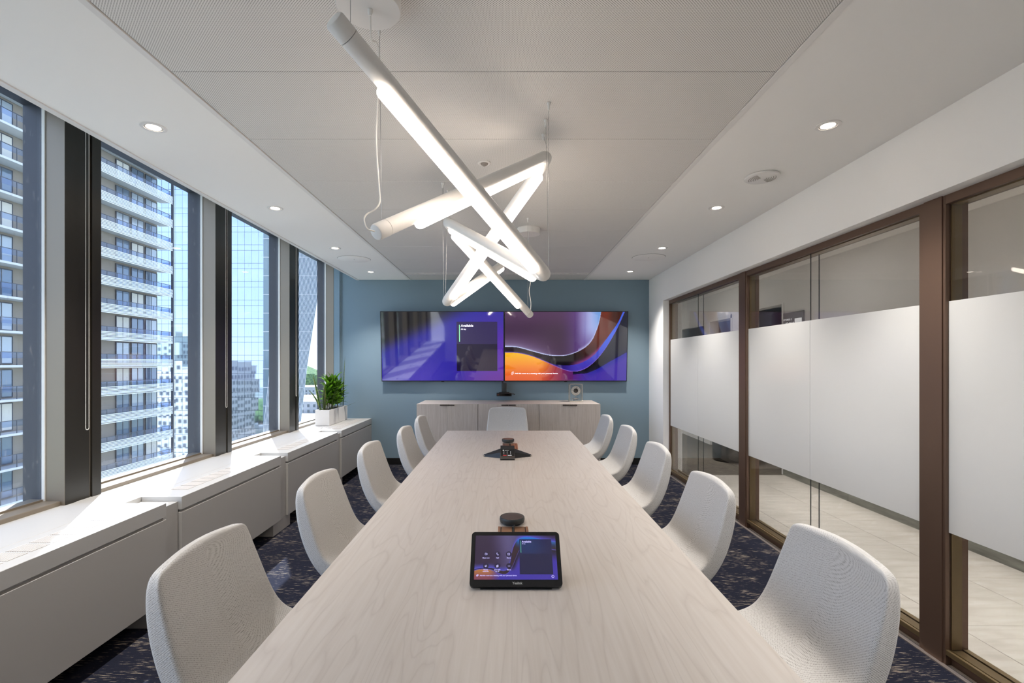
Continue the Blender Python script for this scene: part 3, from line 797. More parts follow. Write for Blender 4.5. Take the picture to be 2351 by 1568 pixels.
C2 = tomap([(78, 855), (300, 865), (550, 920), (800, 1020), (1000, 1110), (1200, 1185), (1350, 1200), (1500, 1160), (1650, 1060), (1800, 900), (1950, 680), (2100, 400), (2230, 100)])
C3 = tomap([(78, 845), (550, 910), (900, 1050), (1100, 1085), (1300, 1080), (1500, 1020), (1700, 880), (1850, 680), (1980, 500), (2100, 320), (2200, 100)])
C4 = tomap([(1200, 1270), (1400, 1245), (1550, 1230), (1750, 1150), (1950, 1030), (2150, 920), (2290, 840)])
def wall_right(u, v):
    y1 = interp(C1, u) if u < C1[-1][0] else -1
    y2 = interp(C2, u); y3 = interp(C3, u) if u < C3[-1][0] else -1
    u_max2 = C2[-1][0]
    n = mnoise.noise(Vector((u*4, v*4, 0)))*.5+.5
    if v < y1:
        base = lerp((52, 22, 56), (96, 66, 104), sst(.6, .0, u)*sst(.15, .6, v)*.9)
        base = lerp(base, (92, 60, 96), sst(.35, .0, v)*.7)
        base = lerp(base, (104, 76, 150), sst(.42, .66, u)*.8)
        base = lerp(base, (162, 172, 226), sst(.56, .72, u)*sst(.62, .2, v))
        base = lerp(base, (112, 158, 222), sst(.68, .78, u)*sst(.45, .0, v))
        d = y1-v; g = math.exp(-(d/.012)**2)+.45*math.exp(-d/.07)*(1-sst(.25, .5, u))
        if u > .6: g = math.exp(-(d/.03)**2)*.8
        return lerp(base, (196, 206, 246), clamp(g))
    if v < y2 and u < u_max2:
        band = lerp((40, 30, 38), (10, 6, 14), sst(.3, .45, u))
        band = lerp(band, (120, 44, 26), sst(.5, .66, u)*sst(.85, .3, v)*(.6+.5*n))
        band = lerp(band, (64, 34, 28), sst(.45, .05, v)*sst(.82, .9, u))
        if v < y3 or u < .25:
            d = y3-v; g = math.exp(-(d/.05)**2)*sst(.5, .62, u)*sst(.3, .6, v)
            e2 = math.exp(-((y2-v)/.012)**2)*sst(.6, .3, u)
            return lerp(lerp(band, (150, 70, 150), clamp(g)*.8), (96, 84, 200), e2)
        base = lerp((66, 50, 170), (60, 100, 226), sst(.9, .3, v))
        base = lerp((40, 20, 110), base, sst(.45, .6, u))
        d = y2-v; return lerp(base, (150, 110, 220), math.exp(-(d/.008)**2))
    # below
    if u < .56 and (u < .5 or v > y2):
        top = lerp((246, 182, 30), (244, 140, 34), sst(.6, .82, v)+.3*(n-.5))
        top = lerp(top, (226, 92, 36), sst(.74, .98, v))
        side = lerp((150, 44, 70), (84, 20, 92), sst(.4, .62, u))
        c = lerp(top, side, sst(.26, .46, u+.12*v-.1))
        return lerp(c, (90, 30, 100), sst(.42, .58, u))
    y4 = interp(C4, u)
    if v < y4:
        c = lerp((6, 4, 10), (34, 36, 50), sst(.95, .6, v+(.9-u)*.7))
        return lerp(c, (20, 20, 70), clamp(math.exp(-(y4-v)/.03)))
    c = lerp((90, 24, 104), (66, 46, 160), sst(.5, .75, u+.15*(v-.8)))
    return lerp(c, (36, 36, 150), sst(.1, 0, v-y4)*sst(.6, .8, u))
def card(u, v, u0, u1, v0, v1, vs, r=.008, asp=1.78):
    if u0 <= u <= u1 and v0 <= v <= v1: return 1 if v < vs else 2
    return 0
def wall_left(u, v):
    n = mnoise.noise(Vector((u*3, v*2, 3)))*.5+.5
    d = v*.75+u*.62
    c = lerp((22, 20, 22), (38, 34, 150), sst(.28, .50, d))
    c = lerp(c, (74, 60, 176), sst(.55, .95, d)*sst(.7, .3, u))
    c = lerp(c, (98, 38, 168), sst(.5, .95, u)*sst(-.2, .6, v))
    c = lerp(c, (110, 34, 140), sst(.55, .9, u)*sst(.75, 1.0, v)*.8)
    c = lerp(c, (54, 48, 170), .4*n*sst(.3, .6, u))
    k = card(u, v, .617, .951, .142, .862, .468)
    if k == 1: c = lerp((46, 34, 86), (50, 38, 84), v)
    if k == 2: c = (26, 18, 50)
    return c
def tablet_img(u, v):
    # swoosh copied from what the device shows
    S1 = [(.0, .765), (.06, .745), (.14, .735), (.22, .745), (.30, .79), (.37, .80), (.41, .74), (.435, .60), (.455, .38), (.48, .24), (.52, .11), (.58, .04), (.66, .025), (.74, .05), (.84, .09), (1, .15)]
    S2 = [(.0, .80), (.06, .775), (.14, .77), (.22, .80), (.30, .87), (.38, .885), (.43, .80), (.48, .62), (.52, .44), (.55, .34), (.60, .3), (.7, .3), (.85, .30), (1, .34)]
    a, b_ = interp(S1, u), interp(S2, u)
    if v < a:
        c = lerp((50, 34, 62), (92, 84, 130), sst(.5, .0, abs(u-.42)*1.6+.2*v)*.9)
        if u > .6: c = lerp(c, (50, 34, 70), .8)
        c = lerp(c, (76, 74, 190), sst(.12, .0, a-v)*.8)
        c = lerp(c, (80, 60, 150), sst(.35, .42, u)*sst(.55, .42, v)*0)
    elif v < b_:
        c = lerp((60, 34, 42), (44, 30, 40), n_(u, v))
        c = lerp(c, (24, 110, 200), sst(.48, .53, u)*sst(.34, .05, v))
        c = lerp(c, (38, 30, 70), sst(.34, .1, u))
    else:
        c = lerp((180, 118, 60), (120, 60, 80), sst(.76, 1, v)) if u < .3 else (56, 44, 150)
        c = lerp(c, (64, 50, 160), sst(.16, .34, u))
        c = lerp(c, (34, 26, 44), sst(.40, .46, u)*sst(.30, .0, v-b_)*sst(.85, .7, v))
    if min(abs(v-a), abs(v-b_)) < .008: c = lerp(c, (96, 92, 210), .7)
    k = card(u, v, .545, .945, .09, .885, .43)
    if k: c = lerp((26, 46, 96), (32, 30, 72), sst(.0, .35, math.hypot((u-.66)*1.2, v-.27))) if k == 1 else (30, 28, 66)
    for (bx, by) in ((.137, .435), (.277, .435), (.415, .435), (.137, .70), (.277, .70), (.418, .70)):
        if math.hypot((u-bx)*1.78, (v-by)*1.0) < .062: c = (38, 30, 60)
    return c
def n_(u, v): return clamp(mnoise.noise(Vector((u*5, v*5, 7)))*.5+.5)
def screen_mesh(fn, wd, ht, nx, ny, m):
    vs, fs = [], []
    cols = []
    for j in range(ny):
        for i in range(nx):
            cols.append(lin(fn((i+.5)/nx, (j+.5)/ny)))
    for j in range(ny+1):
        for i in range(nx+1): vs.append((-wd/2+wd*i/nx, 0, ht/2-ht*j/ny))
    for j in range(ny):
        for i in range(nx):
            a = j*(nx+1)+i; fs.append((a, a+nx+1, a+nx+2, a+1))
    me = bpy.data.meshes.new('screen_image'); me.from_pydata(vs, [], fs)
    at = me.color_attributes.new('picture', 'FLOAT_COLOR', 'CORNER')
    flat = []
    for c in cols: flat.extend(c*4)
    at.data.foreach_set('color', flat); me.materials.append(m); return me
def screen_mat(name, strength, rough=.06):
    m = mat(name, (6, 6, 8), rough, spec=.5); t = m.node_tree; b = bsdf(m); b.inputs['IOR'].default_value = 1.95
    a = N(t, 'ShaderNodeVertexColor'); a.layer_name = 'picture'
    t.links.new(a.outputs[0], b.inputs['Emission Color']); b.inputs['Emission Strength'].default_value = strength; return m
M['scr'] = screen_mat('lit_screen', .62, .04); M['scr2'] = screen_mat('lit_tablet_screen', .62, .15)
M['letter'] = mat('screen_lettering', (0, 0, 0), .5, emis=(240, 238, 248), estr=.9)
M['lettert'] = mat('tablet_lettering', (0, 0, 0), .5, emis=(196, 190, 250), estr=.8)
M['green'] = mat('screen_green_bar', (0, 0, 0), .5, emis=(140, 222, 170), estr=.85)
M['greent'] = mat('tablet_green_bar', (0, 0, 0), .5, emis=(84, 170, 136), estr=.8)
M['logo'] = mat('silver_lettering', (205, 205, 200), .5)

TW, TH = 1.708, .975
tilt = math.radians(5)
def tv(xc, lab, fn, nx):
    t_ = thing('wall_screen', lab, 'screen', (xc, 6.825, 1.657), 0, 'wall screens')
    t_.rotation_euler = (-tilt*0, 0, 0)
    R = Matrix.Rotation(tilt, 4, 'X')     # top leans into the room
    def P(name, mb, m): 
        mb.xf(R); return obj(name, mb, m, t_, local=True)
    P('housing', MB().box(-TW/2+.02, TW/2-.02, .012, .05, -TH/2+.02, TH/2-.02, .004, 1), M['plast'])
    bz = MB().box(-TW/2, TW/2, 0, .014, TH/2-.010, TH/2).box(-TW/2, TW/2, 0, .014, -TH/2, -TH/2+.013).box(-TW/2, -TW/2+.008, 0, .014, -TH/2+.013, TH/2-.010).box(TW/2-.008, TW/2, 0, .014, -TH/2+.013, TH/2-.010).box(-.02, .02, .0, .012, -TH/2-.008, -TH/2)
    P('bezel', bz, M['plast'])
    me = screen_mesh(fn, TW-.016, TH-.023, nx, int(nx*.5625), M['scr'])
    for v in me.vertices: v.co.y = .002; v.co.z += .0015
    me.transform(R); o = bpy.data.objects.new('screen_panel', me); COL.objects.link(o); o.parent = t_
    P('wall_mount', MB().box(-.25, .25, .05, .10, -.2, .2), M['plast'])
    return t_, R
def uvp(u, v): return ((u-.5)*(TW-.016), (.5-v)*(TH-.023)+.0015)
def put_text(t_, R, txt, size, u, v, m, bold=.0, mapf=uvp, yoff=-.001, align='LEFT', nm='lettering'):
    x, z = mapf(u, v); me = text_mesh(txt, size, m, bold, align)
    me.transform(R@Matrix.Translation((x, yoff, z))@Matrix.Rotation(PI/2, 4, 'X'))
    o = bpy.data.objects.new(nm, me); COL.objects.link(o); o.parent = t_; return o
sxc = ((873.5+1158)/2-CX)/165.6; sxd = ((1158+1441)/2-CX)/165.6
tl_, R1 = tv(sxc, 'left wall screen, blue and purple, with a dark card reading Available', wall_left, 240)
tr_, R2 = tv(sxd, 'right wall screen with an orange and purple ribbon wallpaper', wall_right, 320)
put_text(tl_, R1, 'Available', .048, .652, .215, M['letter'], .0012)
put_text(tl_, R1, 'All day', .026, .652, .258, M['letter'], .0006)
x, z0 = uvp(.6405, .185); x, z1 = uvp(.6405, .432)
obj('status_bar', MB().box(x-.006, x+.006, -.0005, .001, z1, z0).xf(R1), M['green'], tl_, local=True)
put_text(tr_, R2, 'Add this room to a meeting with your personal device', .0272, .080, .905, M['letter'], .0007)
x, z = uvp(.062, .892)
ic = MB()
for (cx_, cz_, r_) in ((x-.005, z-.006, .012), (x+.006, z+.008, .012)):
    n = 16
    pts = [(cx_+r_*math.cos(2*PI*k/n), -.001, cz_+r_*1.15*math.sin(2*PI*k/n)) for k in range(n+1)]
    ic.tube(pts, .0016, 4)
obj('icon', ic.xf(R2), M['letter'], tr_, local=True)

# conference camera below the screens
cc = thing('conference_camera', 'black conference camera bar on a post under the joint of the screens', 'camera', (-.04, 6.80, 1.0))
s_ = 6.78/F
def wx(px, Y): return (px-CX)*Y/F
def wz(py, Y): return HC+(CY-py)*Y/F
obj('camera_post', MB().box(wx(1151.5, 6.78), wx(1163.3, 6.78), 6.78, 6.84, wz(901, 6.78), wz(879, 6.78), .012, 4), M['plast2'], cc, True)
obj('mount_arm', MB().box(wx(1152, 6.8), wx(1156, 6.8), 6.80, 6.86, wz(880, 6.8), wz(874, 6.8)).box(-.06, -.02, 6.84, 6.935, wz(895, 6.8), wz(885, 6.8)), M['plast'], cc)
obj('camera_bar', MB().box(wx(1140, 6.72), wx(1175, 6.72), 6.70, 6.82, wz(909.7, 6.72), wz(902.5, 6.72), .004, 2), M['plast'], cc)
obj('bar_shelf', MB().box(wx(1146, 6.74), wx(1169.5, 6.74), 6.73, 6.82, wz(902.5, 6.74), wz(900.5, 6.74)), M['plast'], cc)
obj('lens_strip', MB().box(wx(1142, 6.72), wx(1173, 6.72), 6.6985, 6.70, wz(908, 6.72), wz(903.6, 6.72)), mat('camera_gloss', (4, 4, 6), .08), cc)
obj('status_light', MB().box(wx(1143.6, 6.72), wx(1144.6, 6.72), 6.698, 6.6985, wz(906.2, 6.72), wz(905.2, 6.72)), mat('red_led', (120, 20, 20), .4, emis=(200, 30, 30), estr=.4), cc)
obj('cable', MB().tube(spline([(wx(1173, 6.75), 6.75, wz(903.8, 6.75)), (wx(1178, 6.76), 6.76, wz(903.4, 6.76)), (wx(1182, 6.78), 6.78, wz(904.8, 6.78)), (wx(1180, 6.80), 6.80, wz(906.2, 6.8)), (wx(1174, 6.80), 6.80, wz(906, 6.8))]), .004, 8), M['plast'], cc, True)

# mantel clock in a glass case
CYK = 6.62
kx0, kx1 = wx(1308, CYK), wx(1338, CYK); kc = (kx0+kx1)/2; kz = .906
ck = thing('glass_clock', 'square glass mantel clock with a silver dial on the sideboard', 'clock', (kc, CYK+.06, kz-.001))
obj('base', MB().box(kx0-.006, kx1+.006, CYK, CYK+.13, kz-.0005, kz+.014, .002, 1), M['silver'], ck)
fr_ = MB()
zt = wz(882, CYK)
for x in (kx0+.004, kx1-.004):
    for y in (CYK+.008, CYK+.122): fr_.box(x-.004, x+.004, y-.004, y+.004, kz+.014, zt)
fr_.box(kx0, kx1, CYK+.004, CYK+.126, zt-.004, zt+.002)
obj('case_frame', fr_, M['silver'], ck)
obj('case_glass', MB().box(kx0+.008, kx1-.008, CYK+.0065, CYK+.0085, kz+.016, zt-.005), M['glass_in'], ck)
dz = wz(897.5, CYK); Rk = .062
RX90 = Matrix.Translation((kc, CYK+.045, dz))@Matrix.Rotation(PI/2, 4, 'X')
obj('dial_ring', MB().lathe((0, 0, 0), [(.032, 0), (.034, .004), (Rk-.006, .004), (Rk, .002), (Rk, -.012), (.032, -.012)], 48).xf(RX90), mat('dial_white', (236, 232, 222), .5), ck, True)
obj('dial_rim', MB().lathe((0, 0, 0), [(Rk, .004), (Rk+.004, .004), (Rk+.004, -.014), (Rk, -.014)], 48, caps=False).xf(RX90), M['silver'], ck, True)
obj('movement', MB().lathe((0, 0, 0), [(.032, -.001), (.030, .001), (.012, .001), (.010, .006)], 32).xf(RX90), mat('movement_dark', (96, 92, 88), .3, .8), ck, True)
hm = MB()
for k in range(12):
    a = k*PI/6; r1_, r2_ = (.041, .054) if k % 3 == 0 else (.045, .052)
    q = Matrix.Rotation(-a, 4, 'Z')
    b_ = MB().box(-.0016, .0016, r1_, r2_, .004, .0052); b_.xf(q); me_ = mesh_of(b_, M['plast']); hm.bm.from_mesh(me_)
obj('hour_marks', hm.xf(RX90), M['plast'], ck)
hn_ = MB().box(-.0015, .0015, 0, .05, .007, .008); hn_.xf(Matrix.Rotation(-.2, 4, 'Z')); h2 = MB().box(-.002, .002, 0, .034, .0065, .0075); h2.xf(Matrix.Rotation(-.75, 4, 'Z'))
hn_.bm.from_mesh(mesh_of(h2, M['plast'])); obj('hands', hn_.xf(RX90), M['plast'], ck)
obj('pendulum', MB().lathe((kc, CYK+.06, kz+.03), [(.03, 0), (.035, .004), (.035, .014), (.03, .018)], 32).cyl((kc-.045, CYK+.06, kz+.014), (kc-.045, CYK+.06, kz+.055), .004).cyl((kc+.045, CYK+.06, kz+.014), (kc+.045, CYK+.06, kz+.055), .004).cyl((kc, CYK+.06, kz+.014), (kc, CYK+.06, dz-.06), .004), M['silver'], ck, True)

# ------------------------------------------------------------------ things on the table
ZT = .740
def grommet(xc, y0, y1, lab):
    g = thing('cable_hatch', lab, 'cable hatch', (xc, (y0+y1)/2, ZT), 0, 'copper cable hatches in the table')
    h = .063
    obj('hatch_frame', MB().box(xc-h, xc-h+.011, y0, y1, ZT, ZT+.003, .0006, 1).box(xc+h-.011, xc+h, y0, y1, ZT, ZT+.003, .0006, 1), M['copper'], g)
    obj('hatch_lid', MB().box(xc-h+.014, xc-.005, y0+.002, y1-.002, ZT, ZT+.003, .0006, 1), M['copper'], g)
    obj('hatch_lid', MB().box(xc+.005, xc+h-.014, y0+.002, y1-.002, ZT, ZT+.003, .0006, 1), M['copper'], g)
    obj('cable_slot', MB().box(xc-h+.002, xc+h-.002, y0+.001, y1-.001, ZT, ZT+.0008), M['dark'], g)
    return g
grommet(.0265, 1.80, 2.083, 'copper cable hatch in the table behind the tablet')
grommet(.027, 3.95, 4.228, 'copper cable hatch in the table behind the conference phone')
def puck(x, y, lab, cord_to):
    p = thing('table_microphone', lab, 'microphone', (x, y, ZT), 0, 'round table microphones')
    obj('body', MB().lathe((x, y, ZT), [(.040, 0), (.042, .003), (.0525, .008), (.0545, .018), (.0535, .027), (.051, .0295), (.047, .0285), (.02, .0265), (.004, .026)], 56), M['plast2'], p, True)
    obj('speaker_mesh', MB().lathe((x, y, ZT), [(.046, .0283), (.046, .0289), (.02, .0272), (.002, .0268)], 48), mat('mic_top', (60, 52, 46), .28), p, True)
    obj('cable', MB().tube(spline([(x+.005, y-.050, ZT+.008), (x+.008, y-.075, ZT+.013), (cord_to, y-.10, ZT+.006), (cord_to, y-.13, ZT+.002)]), .0022, 8), M['plast'], p, True)
puck(.0235, 2.117+.02, 'black round table microphone behind the tablet', .027)
puck(.011, 4.30, 'black round table microphone behind the conference phone, farthest from the camera', .027)

# tablet
tb = thing('touch_tablet', 'black tabletop touch panel standing tilted on the table, nearest the camera', 'tablet', (.0285, 1.505, ZT))
th_ = math.atan2(.127, .116)
Rt = Matrix.Rotation(th_, 4, 'X')  # local: x right, y up the glass, z out
Tt = Matrix.Translation((0, 0, .0105))@Rt
def slab(w_, h_, z0, z1, r_, n=8, y0=0):
    pts = []
    for cx_, cy_, a0 in ((w_/2-r_, h_-r_, 0), (-w_/2+r_, h_-r_, PI/2), (-w_/2+r_, r_, PI), (w_/2-r_, r_, 1.5*PI)):
        for k in range(n+1):
            a = a0+PI/2*k/n; pts.append((cx_+r_*math.cos(a), y0+cy_+r_*math.sin(a), z0))
    return MB().prism(pts, (0, 0, z1-z0))
TWD, THT = .286, .173
obj('tablet_body', slab(TWD, THT, -.014, 0, .012).xf(Tt), M['plast'], tb, local=True)
obj('stand', MB().prism([(-.115, .01, -.014), (.115, .01, -.014), (.115, .16, -.014), (-.115, .16, -.014)], (0, 0, -.012)).xf(Tt), M['plast'], tb, local=True)
obj('foot', MB().prism([(-.11, .006, 0), (-.11, .115, 0), (-.11, .108, .115), (-.11, .015, .012)], (.22, 0, 0)), M['plast'], tb, local=True)
sw, shh = TWD-.026, THT-.034
me = screen_mesh(tablet_img, sw, shh, 260, 150, M['scr2'])
me.transform(Tt@Matrix.Translation((0, .0215+shh/2, .0006))@Matrix.Rotation(-PI/2, 4, 'X'))
o = bpy.data.objects.new('screen_panel', me); COL.objects.link(o); o.parent = tb
def tuv(u, v): return ((u-.5)*sw, .0215+shh*(1-v))
def ttxt(txt, size, u, v, m=None, bold=.0, align='CENTER'):
    x, y = tuv(u, v); me = text_mesh(txt, size, m or M['lettert'], bold, align)
    me.transform(Tt@Matrix.Translation((x, y, .0010)))
    o = bpy.data.objects.new('lettering', me); COL.objects.link(o); o.parent = tb
for tx, u, v in (('Meet now', .137, .535), ('Call', .277, .535), ('Share', .415, .535), ('Room', .137, .80), ('controls', .137, .835), ('Join with', .277, .80), ('an ID', .277, .835), ('More', .418, .80)):
    ttxt(tx, .0055, u, v, bold=.0001)
ttxt('Available', .0085, .578, .165, bold=.0002, align='LEFT'); ttxt('All day', .0042, .578, .205, align='LEFT')
ttxt('Add this room to a meeting with your personal device', .0052, .068, .925, bold=.00008, align='LEFT')
ttxt('#', .012, .277, .73, bold=.0002); ttxt('...', .012, .418, .71, bold=.0002); ttxt('?', .006, .94, .945)
x, y = 0, .006
me = text_mesh('Yealink', .0105, M['logo'], .0002, 'CENTER'); me.transform(Tt@Matrix.Translation((.004, .0075, .0006)))
o = bpy.data.objects.new('lettering', me); COL.objects.link(o); o.parent = tb
ic = MB()
def ring2(u, v, r_, k=.0005, sx_=1, n=20):
    x, y = tuv(u, v); ic.tube([(x+sx_*r_*math.cos(2*PI*i/n), y+r_*math.sin(2*PI*i/n), .0012) for i in range(n+1)], k, 4)
def seg(pts, k=.0005):
    ic.tube([(tuv(u, v)[0], tuv(u, v)[1], .0012) for u, v in pts], k, 4)
ring2(.94, .935, .0038)
seg([(.125, .415), (.143, .415), (.143, .455), (.125, .455), (.125, .415)]); seg([(.144, .43), (.151, .42), (.151, .45), (.144, .44)])
seg([(.268, .41), (.266, .43), (.275, .455), (.288, .46)]); seg([(.268, .41), (.274, .41), (.276, .425)]); seg([(.288, .46), (.287, .447), (.281, .443)])
seg([(.402, .415), (.428, .415), (.428, .458), (.402, .458), (.402, .415)]); seg([(.415, .45), (.415, .425)])
seg([(.124, .69), (.15, .69)]); seg([(.124, .715), (.15, .715)]); seg([(.143, .68), (.143, .70)]); seg([(.132, .705), (.132, .725)])
ring2(.036, .915, .0022); ring2(.043, .905, .0022)
obj('icons', ic.xf(Tt), M['lettert'], tb, local=True)
x, y0_ = tuv(.565, .12); _, y1_ = tuv(.565, .40)
obj('status_bar', MB().box(x-.0008, x+.0008, y1_, y0_, .0007, .0011).xf(Tt), M['greent'], tb, local=True)

# conference phone with three arms
PX, PY = .005, 3.62
ph = thing('conference_phone', 'black star-shaped conference phone with a small touch screen at the far hatch', 'phone', (PX, PY, ZT))
def wing(sgn):
    b = MB()
    A_ = [(0, .075, .0), (sgn*.178, .045, .0), (sgn*.178, .02, .0), (sgn*.045, -.045, .0)]
    Bt = [(0, .045, .074), (sgn*.176, .036, .014), (sgn*.176, .022, .012), (sgn*.045, -.030, .040)]
    vs = [b.bm.verts.new(p) for p in A_+Bt]
    b.bm.faces.new(vs[:4]); b.bm.faces.new(vs[4:])
    for i in range(4): b.bm.faces.new((vs[i], vs[(i+1) % 4], vs[4+(i+1) % 4], vs[4+i]))
    return b
for s in (-1, 1):
    w_ = obj('speaker_arm', wing(s), M['plast'], ph, local=True)
    obj('arm_tip', MB().box(s*.172-.008, s*.172+.008, .018, .024, .001, .010), M['silver'], ph, local=True)
bd = MB()
pr_ = [(-.118, .0), (-.118, .012), (-.106, .020), (-.02, .062), (.045, .078), (.075, .0)]
pts = [(-.052, y, z) for y, z in pr_]
bd.prism(pts, (.104, 0, 0))
obj('phone_body', bd, M['plast'], ph, local=True)
a_ = math.atan2(.042, .086)
Tp = Matrix.Translation((0, -.106, .0205))@Matrix.Rotation(a_, 4, 'X')
obj('touch_screen', MB().box(-.047, .047, .012, .092, 0, .0012).xf(Tp), mat('phone_glass', (10, 10, 12), .12), ph, local=True)
ui = MB()
for cxx in (-.026, -.002, .022):
    for k in range(5): ui.box(cxx-.0015, cxx+.0015, .035+k*.007, .0372+k*.007, .0012, .0017)
ui.box(-.034, -.026, .076, .084, .0012, .0017).box(-.020, .010, .080, .0815, .0012, .0017).box(.002, .030, .018, .0215, .0012, .0017)
obj('keypad_marks', ui.xf(Tp), mat('ui_white', (200, 200, 200), .5, emis=(220, 220, 220), estr=.5), ph, local=True)
obj('hang_up_key', MB().box(-.032, -.006, .018, .0215, .0012, .0017).xf(Tp), mat('ui_red', (190, 50, 50), .5, emis=(220, 60, 60), estr=.5), ph, local=True)
obj('front_band', MB().box(-.052, .052, -.002, .009, 0, .001).xf(Tp), mat('band_brown', (70, 56, 50), .3), ph, local=True)

# ------------------------------------------------------------------ planter with plants
pl = thing('window_planter', 'long white rectangular planter on the far cabinet by the window', 'planter', (-2.285, 6.44, .6535))
z0, z1 = .6535, .845
shell = MB().box(-2.375, -2.200, 6.10, 6.112, z0, z1).box(-2.375, -2.200, 6.778, 6.79, z0, z1).box(-2.375, -2.363, 6.112, 6.778, z0, z1).box(-2.212, -2.200, 6.112, 6.778, z0, z1).box(-2.363, -2.212, 6.112, 6.778, z0, z0+.01)
obj('planter_box', shell, M['white'], pl)
obj('soil', MB().box(-2.363, -2.212, 6.112, 6.778, z0+.01, z1-.02), M['soil'], pl)
zs = z1-.02
def leaf_mesh(L, W, fold=.25, curl=.3, nseg=8, mats=None, margin=False, shape=.9):
    """leaf along +Z curling to +Y"""
    bm = bmesh.new(); rows = []
    y = z = 0; 
    for i in range(nseg+1):
        u = i/nseg; ang = curl*u*u*1.6
        wv_ = W*math.sin(PI*min(1, (u*.93+.07))**shape)**.8 if i < nseg else .001
        wv_ = max(wv_, .0015)
        c = Vector((0, y, z)); up = Vector((0, math.cos(ang), -math.sin(ang)))
        cols_ = (-1, -.78, 0, .78, 1) if margin else (-1, 0, 1)
        rows.append([bm.verts.new(c+Vector((wv_*k, 0, 0))+up*(fold*wv_*abs(k))) for k in cols_])
        z += L/nseg*math.cos(ang); y += L/nseg*math.sin(ang)
    for a, b_ in zip(rows, rows[1:]):
        for k in range(len(a)-1):
            f = bm.faces.new((a[k], a[k+1], b_[k+1], b_[k])); f.smooth = True
            if margin and k in (0, len(a)-2): f.material_index = 1
    bmesh.ops.solidify(bm, geom=bm.faces[:], thickness=.0012)
    me = bpy.data.meshes.new('leaf'); bm.to_mesh(me); bm.free()
    for mm in mats: me.materials.append(mm)
    return me
LB = [leaf_mesh(.175, .021, .3, c_, 7, [M['leaf']]) for c_ in (.35, .7, 1.0)]
SNm = [leaf_mesh(1.0, .026/1.0, .35, c_, 9, [M['snake'], M['leaf_yellow']], True, .8) for c_ in (.1, .35)]
def bushy(x, y, top, n, spread, lab, seed):
    random.seed(seed)
    t_ = thing('bushy_plant', lab, 'plant', (x, y, zs), 0, 'bushy green plants in the planter')
    stems = []
    for s in range(3):
        sx_, sy_ = x+random.uniform(-.025, .025), y+random.uniform(-.04, .04)
        tx_, ty_ = sx_+random.uniform(-.03, .05)*spread, sy_+random.uniform(-.06, .06)
        h = (top-.06)*random.uniform(.82, 1)
        obj('stem', MB().cyl((sx_, sy_, zs), (tx_, ty_, zs+h), .006, .004, 8), M['stem'], t_, True); stems.append((sx_, sy_, tx_, ty_, h))
    for i in range(n):
        sx_, sy_, tx_, ty_, h = stems[i % 3]
        u = .18+.82*((i//3)/(n/3.0)); a = i*2.4+random.uniform(-.3, .3)
        px_, py_, pz_ = sx_+(tx_-sx_)*u, sy_+(ty_-sy_)*u, zs+h*u
        lean = 1.15-.75*u+random.uniform(-.15, .2)
        s = random.uniform(.78, 1.1)
        if px_ + math.cos(a)*0 < -2.33 and math.cos(a) < -.3: s *= .7
        # leaf +Z, curl +Y : rotate about X by -lean then about Z
        rot = (Matrix.Rotation(a-PI/2, 4, 'Z')@Matrix.Rotation(-lean, 4, 'X')).to_euler()
        inst('leaf', random.choice(LB), t_, (px_-x, py_-y, pz_-zs), rot, (s*1.15, s, s))
    return t_
bushy(-2.285, 6.36, .46, 90, 1.0, 'dense bright green leafy plant in the middle of the white planter', 3)
bushy(-2.275, 6.62, .38, 84, 1.2, 'dark green leafy plant at the far end of the planter, against the blue wall', 8)
def snake(x, y, specs, lab, gx='snake plants in the planter'):
    t_ = thing('snake_plant', lab, 'plant', (x, y, zs), 0, gx)
    for dx_, dy_, L, a, lean, k, wsc in specs:
        rot = (Matrix.Rotation(a-PI/2, 4, 'Z')@Matrix.Rotation(-lean, 4, 'X')).to_euler()
        inst('leaf', SNm[k], t_, (dx_, dy_, 0), rot, (wsc, L, L))
    return t_
snake(-2.30, 6.17, [(-.03, 0, .47, 2.9, .20, 0, .95), (-.02, .02, .34, 2.9, .50, 1, .8), (.0, -.01, .36, 1.0, .03, 0, .6), (.015, .0, .34, 2.0, .06, 0, .75), (-.01, .02, .28, .4, .1, 0, .8), (.03, 0, .24, .3, .12, 1, .6)],
      'yellow-edged snake plant at the near end of the planter, leaning to the window')
snake(-2.235, 6.26, [(0, 0, .30, -.1, .10, 1, .55), (.01, .03, .33, .2, .36, 1, .8), (0, .03, .24, .5, .2, 0, .7)],
      'yellow-edged snake plant leaning over the room side of the planter')
snake(-2.23, 6.70, [(0, 0, .70, 1.2, .02, 0, .36), (.005, 0, .20, .0, 1.15, 0, 1.1)], 'tall thin single leaf rising before the blue wall at the planter far end')

# ------------------------------------------------------------------ the city outside
GZ = -45.0
M['slab'] = mat('balcony_slab', (182, 182, 184), .7); M['louv'] = mat('balcony_louvres', (205, 206, 210), .6)
M['facade'] = mat('tower_wall', (138, 128, 116), .8); M['tglass'] = mat('tower_window_glass', (96, 112, 128), .08, .35)
M['tframe'] = mat('tower_frame', (52, 56, 66), .5); M['curtain'] = mat('pale_curtain', (200, 196, 186), .8)
M['balg'] = glass_mat('balustrade_glass', (216, 226, 242))
M['cw'] = mat('mirror_curtain_wall', (166, 180, 200), .03, .95); M['cwl'] = mat('curtain_wall_lines', (96, 112, 140), .5)
M['ground'], _, _ = grain(mat('city_ground', (130, 132, 128), .9), (100, 118, 92), (178, 176, 170), (.03, .03, .03), 1, 5, .4, .6)
M['tree'], _, _ = grain(mat('tree_canopy', (80, 110, 60), .9), (52, 84, 44), (110, 138, 80), (.4, .4, .4), 1, 3)
M['conc'] = mat('pale_concrete', (222, 214, 200), .85); M['darkwin'] = mat('dark_window', (70, 76, 84), .2)
ground = obj('ground_plane', MB().box(-1500, 800, -900, 1900, GZ-1, GZ), M['ground']); ground['kind'] = 'structure'

